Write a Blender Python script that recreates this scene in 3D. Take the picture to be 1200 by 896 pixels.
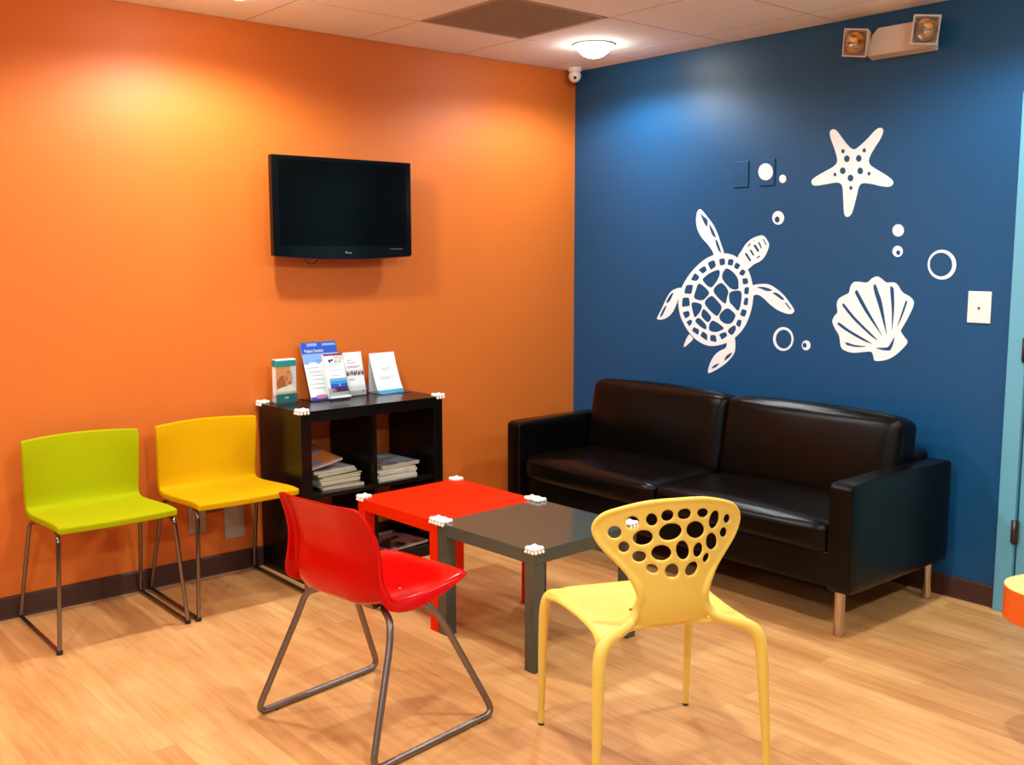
import bpy, bmesh, math, random
from mathutils import Vector, Matrix, Euler
from mathutils.geometry import delaunay_2d_cdt

for o in list(bpy.data.objects):
    bpy.data.objects.remove(o, do_unlink=True)
scene = bpy.context.scene
C = scene.collection
PI = math.pi
random.seed(4)

# ------------------------------------------------------------------ camera
cam_d = bpy.data.cameras.new('camera')
cam = bpy.data.objects.new('camera', cam_d)
C.objects.link(cam)
cam.location = (-4.2597, -4.4359, 1.4932)
_yaw, _pitch, _roll = 0.866, -0.1263, -0.0012
_f = Vector((math.cos(_pitch)*math.cos(_yaw), math.cos(_pitch)*math.sin(_yaw), math.sin(_pitch)))
_r = _f.cross(Vector((0, 0, 1))).normalized()
_u = _r.cross(_f)
_r2 = math.cos(_roll)*_r + math.sin(_roll)*_u
_u2 = -math.sin(_roll)*_r + math.cos(_roll)*_u
cam.rotation_euler = Matrix((_r2, _u2, -_f)).transposed().to_euler()
cam_d.sensor_width = 36.0
cam_d.lens = 1201.28/1200*36
cam_d.clip_start = 0.05
scene.camera = cam

# ------------------------------------------------------------------ light and exposure
CEIL = 2.53
DOWNLIGHTS = [(-0.49, -0.643), (-2.40, -0.62), (-4.35, -0.62),
              (-0.75, -2.75), (-2.45, -2.6), (-4.35, -2.6),
              (-0.75, -4.7), (-2.45, -4.7), (-4.35, -4.7), (-6.2, -2.6), (-6.2, -4.7)]
LAMP_W = [108.0, 60.0, 32.0] + [18.0]*8
LAMP_COLOR = (0.85, 0.95, 1.0)
LENS_STRENGTH = 84.0
world = bpy.data.worlds.new('world')
scene.world = world
world.use_nodes = True
world.node_tree.nodes['Background'].inputs[0].default_value = (1.0, 0.95, 0.9, 1)
world.node_tree.nodes['Background'].inputs[1].default_value = 0.05
scene.view_settings.view_transform = 'Standard'
scene.view_settings.look = 'None'
scene.view_settings.gamma = 1.0
scene.view_settings.use_curve_mapping = False
scene.view_settings.exposure = -0.86
TURTLE = {'carapace':[[(-1.1003,1.4873),(-1.1593,1.4791),(-1.2064,1.4562),(-1.2456,1.4254),(-1.2713,1.3824),(-1.288,1.3364),(-1.2959,1.2809),(-1.2916,1.2312),(-1.2782,1.1809),(-1.2556,1.1297),(-1.2224,1.087),(-1.1808,1.0528),(-1.1343,1.0274),(-1.0789,1.0108),(-1.0303,1.0055),(-0.9807,1.0139),(-0.93,1.037),(-0.8868,1.0707),(-0.8516,1.1119),(-0.8265,1.1539),(-0.8133,1.1999),(-0.8098,1.233),(-0.8175,1.273),(-0.8362,1.3132),(-0.8666,1.3566),(-0.9035,1.3963),(-0.9483,1.4325),(-0.9967,1.4617),(-1.0487,1.4796)],[(-1.0014,1.438),(-1.0455,1.4536),(-1.0601,1.4206),(-1.0229,1.3998)],[(-1.075,1.4556),(-1.1113,1.464),(-1.1186,1.4306),(-1.084,1.4221)],[(-1.1366,1.4578),(-1.171,1.456),(-1.1643,1.4228),(-1.1297,1.4288)],[(-1.1838,1.4417),(-1.215,1.4283),(-1.1943,1.4031),(-1.1707,1.4166)],[(-1.2218,1.4084),(-1.2481,1.3976),(-1.2322,1.3713),(-1.2027,1.3833)],[(-1.2249,1.3599),(-1.2591,1.3637),(-1.2654,1.3347),(-1.2305,1.3301)],[(-1.2417,1.3155),(-1.2704,1.3199),(-1.2672,1.2801),(-1.2382,1.2842)],[(-1.2449,1.2657),(-1.2678,1.2639),(-1.2631,1.2239),(-1.2354,1.2291)],[(-1.2285,1.2069),(-1.2623,1.202),(-1.2482,1.1657),(-1.2157,1.1749)],[(-1.2048,1.1523),(-1.2319,1.1505),(-1.2193,1.1102),(-1.1925,1.1252)],[(-1.1556,1.1054),(-1.188,1.1211),(-1.1934,1.098),(-1.1692,1.0712),(-1.1436,1.0869)],[(-1.0867,1.0694),(-1.1309,1.0861),(-1.1442,1.0652),(-1.1052,1.0416)],[(-1.0319,1.0629),(-1.0675,1.065),(-1.0751,1.0267),(-1.0295,1.0322)],[(-0.9805,1.0794),(-1.0122,1.0649),(-1.0116,1.0291),(-0.9629,1.0541)],[(-0.9182,1.0989),(-0.9587,1.0867),(-0.9512,1.056),(-0.907,1.0771)],[(-0.8667,1.1226),(-0.9002,1.1395),(-0.9108,1.1235),(-0.8895,1.0986)],[(-0.8398,1.1731),(-0.8855,1.1843),(-0.893,1.1569),(-0.8595,1.1388)],[(-0.8378,1.2505),(-0.8837,1.254),(-0.8916,1.2095),(-0.8339,1.2007)],[(-0.8616,1.3191),(-0.9105,1.3215),(-0.9001,1.2722),(-0.8475,1.2739)],[(-0.9188,1.3855),(-0.9543,1.3627),(-0.9317,1.3402),(-0.8914,1.3459)],[(-0.9417,1.4001),(-0.9855,1.4231),(-1.001,1.3976),(-0.9704,1.3798)],[(-1.0791,1.4005),(-1.0778,1.3636),(-1.0295,1.3101),(-0.973,1.3456),(-0.9968,1.3718),(-1.0352,1.3916)],[(-1.1263,1.4099),(-1.17,1.3903),(-1.1981,1.3594),(-1.2045,1.3283),(-1.1998,1.3063),(-1.157,1.307),(-1.1045,1.3501),(-1.1011,1.383)],[(-1.093,1.3353),(-1.1393,1.2983),(-1.1349,1.2634),(-1.1185,1.2298),(-1.0447,1.2913)],[(-0.9511,1.3289),(-1.0155,1.2885),(-1.0001,1.259),(-0.9742,1.242),(-0.9369,1.2439),(-0.9173,1.2564),(-0.9272,1.2926)],[(-1.0324,1.2665),(-1.0801,1.236),(-1.1008,1.2112),(-1.0897,1.182),(-1.0621,1.166),(-0.9895,1.225)],[(-1.1514,1.2879),(-1.2155,1.2973),(-1.2246,1.2537),(-1.2072,1.1978),(-1.1675,1.2234),(-1.1497,1.2417)],[(-1.1382,1.2064),(-1.1861,1.1799),(-1.1852,1.1577),(-1.1627,1.13),(-1.1233,1.1279),(-1.0908,1.1468),(-1.0915,1.1757)],[(-0.9038,1.2264),(-0.9666,1.2202),(-0.9634,1.1863),(-0.9269,1.1506),(-0.911,1.1775)],[(-0.9879,1.1951),(-1.034,1.1569),(-1.012,1.1287),(-0.9726,1.1541),(-0.971,1.1801)],[(-0.9537,1.1479),(-0.9992,1.1163),(-1.0016,1.0904),(-0.9658,1.1015),(-0.9291,1.129)],[(-1.0508,1.1384),(-1.116,1.1064),(-1.0966,1.0893),(-1.0606,1.0795),(-1.023,1.0883),(-1.0253,1.1209)]],'flipper1':[[(-1.046,1.4744),(-1.0302,1.5005),(-0.999,1.534),(-0.9584,1.5702),(-0.9327,1.6064),(-0.9212,1.645),(-0.9214,1.6833),(-0.93,1.7069),(-0.9451,1.715),(-0.9638,1.7035),(-1.0013,1.6669),(-1.0354,1.6307),(-1.0636,1.5854),(-1.0827,1.5428),(-1.105,1.4886),(-1.0788,1.4768)],[(-0.9488,1.6921),(-0.9706,1.6762),(-0.9955,1.6576),(-0.9916,1.6245),(-0.9683,1.6511)],[(-1.0064,1.636),(-1.0331,1.6071),(-1.0534,1.5667),(-1.0309,1.5788),(-1.0151,1.6051)],[(-1.0496,1.5549),(-1.0598,1.5525),(-1.0742,1.5288),(-1.0891,1.4901),(-1.0721,1.5005),(-1.0564,1.5289)]],'head':[[(-1.1959,1.4668),(-1.2177,1.5002),(-1.2395,1.5301),(-1.2669,1.5528),(-1.2999,1.5675),(-1.3383,1.5747),(-1.3607,1.5609),(-1.3808,1.5314),(-1.3738,1.4999),(-1.3558,1.4682),(-1.3318,1.4476),(-1.2935,1.4313),(-1.2577,1.4089),(-1.2257,1.4308)],[(-1.2341,1.4863),(-1.2493,1.4886),(-1.2788,1.4519),(-1.2706,1.4426)],[(-1.2641,1.5024),(-1.2769,1.5056),(-1.2963,1.4772),(-1.2876,1.4726)],[(-1.2857,1.5275),(-1.3012,1.531),(-1.3255,1.5),(-1.3165,1.4899)],[(-1.313,1.541),(-1.324,1.5432),(-1.3405,1.5135),(-1.3352,1.5068)],[(-1.3389,1.5589),(-1.3488,1.5565),(-1.3684,1.5292),(-1.3648,1.5225)],[(-1.253,1.5148),(-1.2554,1.5277),(-1.274,1.5404),(-1.2689,1.5276)],[(-1.2839,1.5458),(-1.2992,1.5548),(-1.295,1.548)],[(-1.3065,1.458),(-1.3171,1.4726),(-1.3318,1.4772),(-1.3256,1.4658)],[(-1.3416,1.4818),(-1.3532,1.4963),(-1.3512,1.4886)]],'flipper2':[[(-1.2868,1.3261),(-1.3483,1.336),(-1.3936,1.3323),(-1.4333,1.3132),(-1.4729,1.2865),(-1.5069,1.2529),(-1.5353,1.2194),(-1.5369,1.2056),(-1.52,1.1943),(-1.4873,1.1965),(-1.4427,1.2109),(-1.4028,1.2328),(-1.3565,1.2664),(-1.3217,1.2819),(-1.2931,1.2777),(-1.2835,1.3022)],[(-1.3158,1.3182),(-1.3602,1.3208),(-1.4085,1.3065),(-1.3779,1.301),(-1.3435,1.3109)],[(-1.4107,1.2926),(-1.434,1.2946),(-1.4622,1.2792),(-1.4793,1.2635),(-1.4656,1.2617),(-1.4346,1.2783)],[(-1.4792,1.2496),(-1.4935,1.2478),(-1.5247,1.2144),(-1.5138,1.2153)]],'flipper3':[[(-0.825,1.3037),(-0.7821,1.2943),(-0.749,1.2742),(-0.7244,1.2412),(-0.6957,1.1916),(-0.6649,1.1414),(-0.6626,1.1282),(-0.6928,1.1264),(-0.7352,1.1414),(-0.7725,1.1721),(-0.7965,1.2148),(-0.8083,1.244),(-0.8178,1.2603),(-0.8362,1.2862)],[(-0.7742,1.2749),(-0.7534,1.2647),(-0.7248,1.2251),(-0.7334,1.2189),(-0.7541,1.2358)],[(-0.7278,1.2026),(-0.7085,1.1921),(-0.6813,1.1441),(-0.6941,1.1447),(-0.7132,1.1715)]],'tail':[[(-0.8888,1.0565),(-0.8675,1.0265),(-0.8545,0.9872),(-0.8925,1.0121),(-0.9155,1.0346),(-0.9037,1.0491)]],'flipper4':[[(-1.1415,1.0386),(-1.1332,1.0034),(-1.0799,0.9745),(-1.0402,0.9274),(-1.0211,0.8672),(-1.0488,0.8696),(-1.1226,0.9122),(-1.1746,0.9598),(-1.1932,0.9989),(-1.1872,1.0631),(-1.1649,1.0563)],[(-1.0993,0.9201),(-1.0614,0.9082),(-1.0387,0.8842),(-1.0714,0.8958)],[(-1.1791,0.985),(-1.1372,0.9624),(-1.1207,0.9295),(-1.1614,0.9577)]]}
STAR = [[(-1.8261,1.9548),(-1.8514,1.9656),(-1.8898,1.9952),(-1.9273,2.0295),(-1.9518,2.0387),(-1.9661,2.0261),(-1.9567,1.9947),(-1.9308,1.9569),(-1.91,1.9234),(-1.9027,1.8988),(-1.9121,1.8781),(-1.9467,1.8558),(-1.9922,1.8282),(-2.0205,1.8068),(-2.0241,1.7893),(-2.0055,1.7787),(-1.9668,1.7836),(-1.916,1.7962),(-1.8762,1.8002),(-1.8596,1.7873),(-1.8523,1.7596),(-1.8402,1.7088),(-1.8275,1.668),(-1.8066,1.6521),(-1.7895,1.6665),(-1.7824,1.7212),(-1.7755,1.7836),(-1.7628,1.8049),(-1.7358,1.8105),(-1.682,1.8048),(-1.627,1.8023),(-1.6091,1.818),(-1.6195,1.836),(-1.6675,1.8596),(-1.7208,1.8825),(-1.7408,1.9019),(-1.7397,1.9252),(-1.7263,1.9623),(-1.7031,2.0158),(-1.6988,2.0446),(-1.7146,2.0535),(-1.7346,2.044),(-1.7625,2.0108),(-1.7994,1.9696)],[(-1.8063,1.9139),(-1.8047,1.9065),(-1.7995,1.9012),(-1.7921,1.8997),(-1.7844,1.9022),(-1.7787,1.9082),(-1.7763,1.916),(-1.778,1.9235),(-1.7833,1.9287),(-1.7907,1.9302),(-1.7983,1.9276),(-1.804,1.9217)],[(-1.8663,1.9114),(-1.8646,1.904),(-1.8595,1.8988),(-1.8523,1.8973),(-1.8448,1.8998),(-1.8391,1.9057),(-1.8368,1.9134),(-1.8385,1.9208),(-1.8436,1.926),(-1.8509,1.9275),(-1.8583,1.9249),(-1.864,1.919)],[(-1.7877,1.8613),(-1.786,1.8538),(-1.7808,1.8485),(-1.7733,1.8469),(-1.7656,1.8494),(-1.7598,1.8553),(-1.7575,1.8631),(-1.7592,1.8707),(-1.7645,1.876),(-1.772,1.8776),(-1.7796,1.875),(-1.7854,1.8691)],[(-1.8763,1.855),(-1.8747,1.8476),(-1.8695,1.8424),(-1.8623,1.8408),(-1.8548,1.8432),(-1.8492,1.8491),(-1.8469,1.8568),(-1.8485,1.8642),(-1.8536,1.8694),(-1.8609,1.871),(-1.8683,1.8685),(-1.874,1.8627)],[(-1.8288,1.8262),(-1.8272,1.8187),(-1.822,1.8134),(-1.8146,1.8117),(-1.8071,1.8142),(-1.8013,1.82),(-1.799,1.8278),(-1.8006,1.8353),(-1.8059,1.8406),(-1.8133,1.8422),(-1.8208,1.8398),(-1.8265,1.8339)],[(-1.7794,1.9496),(-1.7783,1.9449),(-1.775,1.9416),(-1.7703,1.9407),(-1.7655,1.9423),(-1.7619,1.9461),(-1.7604,1.951),(-1.7615,1.9557),(-1.7648,1.959),(-1.7695,1.9599),(-1.7743,1.9583),(-1.7779,1.9545)],[(-1.8865,1.9452),(-1.8855,1.9406),(-1.8823,1.9374),(-1.8778,1.9365),(-1.8731,1.9381),(-1.8696,1.9418),(-1.8682,1.9466),(-1.8692,1.9512),(-1.8724,1.9545),(-1.8769,1.9554),(-1.8816,1.9538),(-1.8851,1.95)],[(-1.7415,1.847),(-1.7406,1.8428),(-1.7376,1.8398),(-1.7334,1.8389),(-1.7291,1.8403),(-1.7258,1.8436),(-1.7245,1.848),(-1.7255,1.8522),(-1.7284,1.8552),(-1.7327,1.8561),(-1.737,1.8547),(-1.7402,1.8513)],[(-1.914,1.8412),(-1.9131,1.8371),(-1.9103,1.8342),(-1.9063,1.8333),(-1.9023,1.8347),(-1.8992,1.8379),(-1.8979,1.8421),(-1.8988,1.8462),(-1.9016,1.8491),(-1.9056,1.85),(-1.9096,1.8486),(-1.9127,1.8454)],[(-1.8265,1.7822),(-1.8255,1.7778),(-1.8225,1.7746),(-1.8181,1.7736),(-1.8136,1.775),(-1.8102,1.7785),(-1.8088,1.7831),(-1.8098,1.7876),(-1.8129,1.7907),(-1.8173,1.7917),(-1.8218,1.7903),(-1.8251,1.7868)]]
SHELL = [[(-1.9687,1.3832),(-1.9916,1.3724),(-2.0145,1.3575),(-2.0502,1.3583),(-2.0699,1.3461),(-2.0931,1.3165),(-2.1289,1.2975),(-2.1469,1.278),(-2.1446,1.2504),(-2.123,1.2017),(-2.0949,1.1496),(-2.0954,1.1395),(-2.111,1.1201),(-2.1272,1.0983),(-2.1081,1.069),(-2.0664,1.0302),(-2.0231,1.0087),(-1.9755,1.0024),(-1.9661,1.0225),(-1.9538,1.0415),(-1.908,1.0366),(-1.8616,1.0305),(-1.8199,1.0381),(-1.7982,1.0553),(-1.787,1.1055),(-1.7645,1.1363),(-1.7493,1.1677),(-1.7561,1.1921),(-1.7732,1.2143),(-1.7687,1.2487),(-1.7765,1.2756),(-1.8026,1.2923),(-1.8286,1.3063),(-1.8361,1.3354),(-1.8527,1.3557),(-1.8817,1.3573),(-1.9191,1.3555),(-1.9438,1.3751)],[(-1.9526,1.3444),(-1.958,1.3476),(-1.965,1.3426),(-1.9807,1.3081),(-1.9999,1.2575),(-2.0273,1.1278),(-2.0162,1.1503),(-1.9839,1.2414),(-1.9549,1.3177)],[(-1.8605,1.3125),(-1.8672,1.3184),(-1.8743,1.3155),(-1.9276,1.2339),(-2.0037,1.1212),(-1.9771,1.1481),(-1.9107,1.228),(-1.864,1.2995)],[(-1.7968,1.2498),(-1.8007,1.2547),(-1.8085,1.2529),(-1.872,1.1896),(-1.9793,1.1016),(-1.9504,1.1128),(-1.8607,1.1812),(-1.8051,1.2368)],[(-1.7749,1.1609),(-1.7796,1.1649),(-1.7892,1.1644),(-1.8452,1.1328),(-1.9548,1.0802),(-1.9055,1.0917),(-1.8278,1.1265),(-1.7819,1.1533)],[(-1.8195,1.0733),(-1.8241,1.0758),(-1.833,1.0753),(-1.8717,1.0673),(-1.9298,1.0644),(-1.8779,1.0582),(-1.8336,1.0631),(-1.822,1.0692)],[(-2.0329,1.3325),(-2.0402,1.3393),(-2.0493,1.333),(-2.0539,1.3052),(-2.0574,1.2342),(-2.051,1.142),(-2.0454,1.2337)],[(-2.1086,1.2757),(-2.1127,1.2798),(-2.1172,1.276),(-2.1146,1.2618),(-2.0959,1.2055),(-2.0738,1.1586),(-2.09,1.2153)],[(-1.9784,1.061),(-2.0314,1.0678),(-2.0496,1.0906),(-2.0649,1.1162),(-2.0609,1.0862),(-2.0485,1.0571),(-2.0321,1.0524),(-2.0041,1.054)]]
BUBBLES = [[[(-1.3953,1.8794),(-1.3943,1.869),(-1.3904,1.8594),(-1.384,1.8513),(-1.3754,1.8453),(-1.3653,1.8418),(-1.3543,1.841),(-1.3431,1.843),(-1.3326,1.8476),(-1.3234,1.8547),(-1.3163,1.8636),(-1.3116,1.8737),(-1.3097,1.8845),(-1.3108,1.8951),(-1.3148,1.9047),(-1.3214,1.9128),(-1.3301,1.9187),(-1.3403,1.9222),(-1.3513,1.9228),(-1.3625,1.9207),(-1.3729,1.916),(-1.3819,1.909),(-1.3889,1.9001),(-1.3935,1.89)]],[[(-1.4684,1.8423),(-1.4679,1.8372),(-1.4661,1.8326),(-1.4631,1.8288),(-1.4591,1.8259),(-1.4543,1.8242),(-1.4491,1.8237),(-1.4439,1.8247),(-1.439,1.8269),(-1.4347,1.8302),(-1.4313,1.8345),(-1.4291,1.8393),(-1.4283,1.8444),(-1.4288,1.8495),(-1.4306,1.8541),(-1.4336,1.858),(-1.4377,1.8609),(-1.4425,1.8626),(-1.4477,1.8629),(-1.4529,1.862),(-1.4578,1.8597),(-1.462,1.8564),(-1.4654,1.8522),(-1.4675,1.8474)]],[[(-1.4633,1.6568),(-1.4625,1.6483),(-1.4594,1.6404),(-1.4543,1.6337),(-1.4474,1.6287),(-1.4393,1.6255),(-1.4306,1.6246),(-1.4217,1.6259),(-1.4133,1.6294),(-1.406,1.6348),(-1.4002,1.6418),(-1.3965,1.6499),(-1.395,1.6585),(-1.3959,1.6671),(-1.399,1.675),(-1.4042,1.6817),(-1.4111,1.6867),(-1.4193,1.6898),(-1.4281,1.6906),(-1.437,1.6892),(-1.4453,1.6857),(-1.4525,1.6803),(-1.4581,1.6733),(-1.4618,1.6653)],[(-1.4385,1.6492),(-1.4382,1.6453),(-1.4368,1.6418),(-1.4346,1.6388),(-1.4316,1.6365),(-1.4281,1.6351),(-1.4242,1.6346),(-1.4204,1.6352),(-1.4167,1.6368),(-1.4135,1.6392),(-1.4111,1.6424),(-1.4094,1.646),(-1.4088,1.6499),(-1.4091,1.6537),(-1.4105,1.6573),(-1.4128,1.6603),(-1.4158,1.6626),(-1.4193,1.664),(-1.4231,1.6644),(-1.427,1.6638),(-1.4306,1.6622),(-1.4338,1.6598),(-1.4363,1.6566),(-1.4379,1.653)]],[[(-2.0861,1.5864),(-2.0855,1.5795),(-2.0832,1.5731),(-2.0792,1.5676),(-2.0738,1.5635),(-2.0674,1.5609),(-2.0604,1.56),(-2.0533,1.561),(-2.0466,1.5638),(-2.0408,1.5681),(-2.0361,1.5738),(-2.0331,1.5803),(-2.0318,1.5873),(-2.0324,1.5942),(-2.0348,1.6007),(-2.0389,1.6062),(-2.0443,1.6103),(-2.0508,1.6129),(-2.0578,1.6136),(-2.0648,1.6126),(-2.0715,1.6098),(-2.0773,1.6054),(-2.0818,1.5998),(-2.0848,1.5933)]],[[(-2.0857,1.4952),(-2.0851,1.4889),(-2.083,1.483),(-2.0793,1.4779),(-2.0745,1.474),(-2.0687,1.4715),(-2.0623,1.4707),(-2.0559,1.4715),(-2.0498,1.4739),(-2.0445,1.4778),(-2.0403,1.4829),(-2.0375,1.4889),(-2.0363,1.4953),(-2.0369,1.5017),(-2.0391,1.5076),(-2.0428,1.5127),(-2.0477,1.5166),(-2.0535,1.519),(-2.0599,1.5198),(-2.0663,1.5189),(-2.0723,1.5164),(-2.0776,1.5125),(-2.0818,1.5074),(-2.0845,1.5015)],[(-2.074,1.4894),(-2.0738,1.4867),(-2.0729,1.4841),(-2.0714,1.4819),(-2.0694,1.4803),(-2.067,1.4792),(-2.0644,1.4789),(-2.0618,1.4792),(-2.0593,1.4803),(-2.0571,1.4819),(-2.0554,1.4841),(-2.0543,1.4867),(-2.0538,1.4894),(-2.054,1.4921),(-2.0549,1.4947),(-2.0564,1.4968),(-2.0584,1.4985),(-2.0608,1.4996),(-2.0634,1.4999),(-2.066,1.4995),(-2.0685,1.4985),(-2.0707,1.4968),(-2.0724,1.4946),(-2.0735,1.4921)]],[[(-2.3295,1.4389),(-2.3283,1.4226),(-2.3229,1.4074),(-2.3137,1.3942),(-2.3013,1.384),(-2.2866,1.3774),(-2.2704,1.3749),(-2.2538,1.3767),(-2.2381,1.3828),(-2.2243,1.3928),(-2.2134,1.4059),(-2.2061,1.4213),(-2.2031,1.4378),(-2.2044,1.4544),(-2.21,1.4699),(-2.2195,1.4832),(-2.2323,1.4933),(-2.2473,1.4996),(-2.2636,1.5017),(-2.28,1.4995),(-2.2954,1.4932),(-2.3089,1.4832),(-2.3195,1.4702),(-2.3265,1.4551)],[(-2.3126,1.4393),(-2.3116,1.4264),(-2.3074,1.4142),(-2.3,1.4037),(-2.2902,1.3956),(-2.2784,1.3904),(-2.2655,1.3884),(-2.2523,1.3899),(-2.2399,1.3948),(-2.2289,1.4027),(-2.2203,1.4131),(-2.2145,1.4253),(-2.2121,1.4385),(-2.2131,1.4517),(-2.2176,1.4639),(-2.2251,1.4745),(-2.2352,1.4825),(-2.2472,1.4876),(-2.2601,1.4893),(-2.2732,1.4876),(-2.2855,1.4826),(-2.2962,1.4746),(-2.3046,1.4643),(-2.3102,1.4522)]],[[(-1.5393,1.074),(-1.5379,1.0589),(-1.5327,1.0445),(-1.524,1.0319),(-1.5123,1.0218),(-1.4984,1.015),(-1.4833,1.0119),(-1.468,1.0128),(-1.4535,1.0176),(-1.4408,1.0261),(-1.4309,1.0376),(-1.4244,1.0514),(-1.4218,1.0666),(-1.4233,1.0819),(-1.4287,1.0965),(-1.4378,1.1092),(-1.4497,1.1192),(-1.4637,1.1258),(-1.4789,1.1286),(-1.4941,1.1274),(-1.5084,1.1224),(-1.5208,1.1139),(-1.5305,1.1024),(-1.5368,1.0888)],[(-1.5286,1.0724),(-1.5275,1.0604),(-1.5234,1.049),(-1.5166,1.039),(-1.5076,1.031),(-1.4968,1.0257),(-1.4851,1.0233),(-1.4732,1.024),(-1.462,1.0279),(-1.4522,1.0346),(-1.4445,1.0437),(-1.4395,1.0547),(-1.4375,1.0666),(-1.4386,1.0787),(-1.4428,1.0902),(-1.4497,1.1003),(-1.459,1.1082),(-1.4698,1.1134),(-1.4816,1.1157),(-1.4934,1.1148),(-1.5045,1.1108),(-1.5141,1.104),(-1.5217,1.095),(-1.5266,1.0842)]],[[(-1.6352,1.0494),(-1.6346,1.0432),(-1.6325,1.0373),(-1.629,1.0321),(-1.6242,1.028),(-1.6186,1.0252),(-1.6125,1.024),(-1.6063,1.0243),(-1.6005,1.0263),(-1.5954,1.0298),(-1.5914,1.0344),(-1.5887,1.04),(-1.5877,1.0462),(-1.5883,1.0524),(-1.5904,1.0583),(-1.594,1.0635),(-1.5988,1.0677),(-1.6044,1.0704),(-1.6106,1.0716),(-1.6167,1.0712),(-1.6226,1.0692),(-1.6276,1.0657),(-1.6316,1.0611),(-1.6341,1.0555)],[(-1.6147,1.048),(-1.6144,1.0449),(-1.6134,1.042),(-1.6116,1.0394),(-1.6093,1.0373),(-1.6065,1.0359),(-1.6036,1.0353),(-1.6005,1.0355),(-1.5977,1.0365),(-1.5952,1.0382),(-1.5932,1.0406),(-1.5919,1.0434),(-1.5914,1.0464),(-1.5917,1.0496),(-1.5927,1.0525),(-1.5945,1.0551),(-1.5968,1.0572),(-1.5996,1.0585),(-1.6026,1.0592),(-1.6056,1.0589),(-1.6085,1.0579),(-1.611,1.0562),(-1.6129,1.0539),(-1.6142,1.0511)]]]
PLATES = {'p1':[(-1.1607,1.9407),(-1.2436,1.9416),(-1.2478,1.8155),(-1.1622,1.8133)],'p2':[(-1.3128,1.9431),(-1.3994,1.9434),(-1.4041,1.8162),(-1.3173,1.8142)],'sw':[(-2.3899,1.3304),(-2.4878,1.3287),(-2.4871,1.1976),(-2.3917,1.1971)]}
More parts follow.
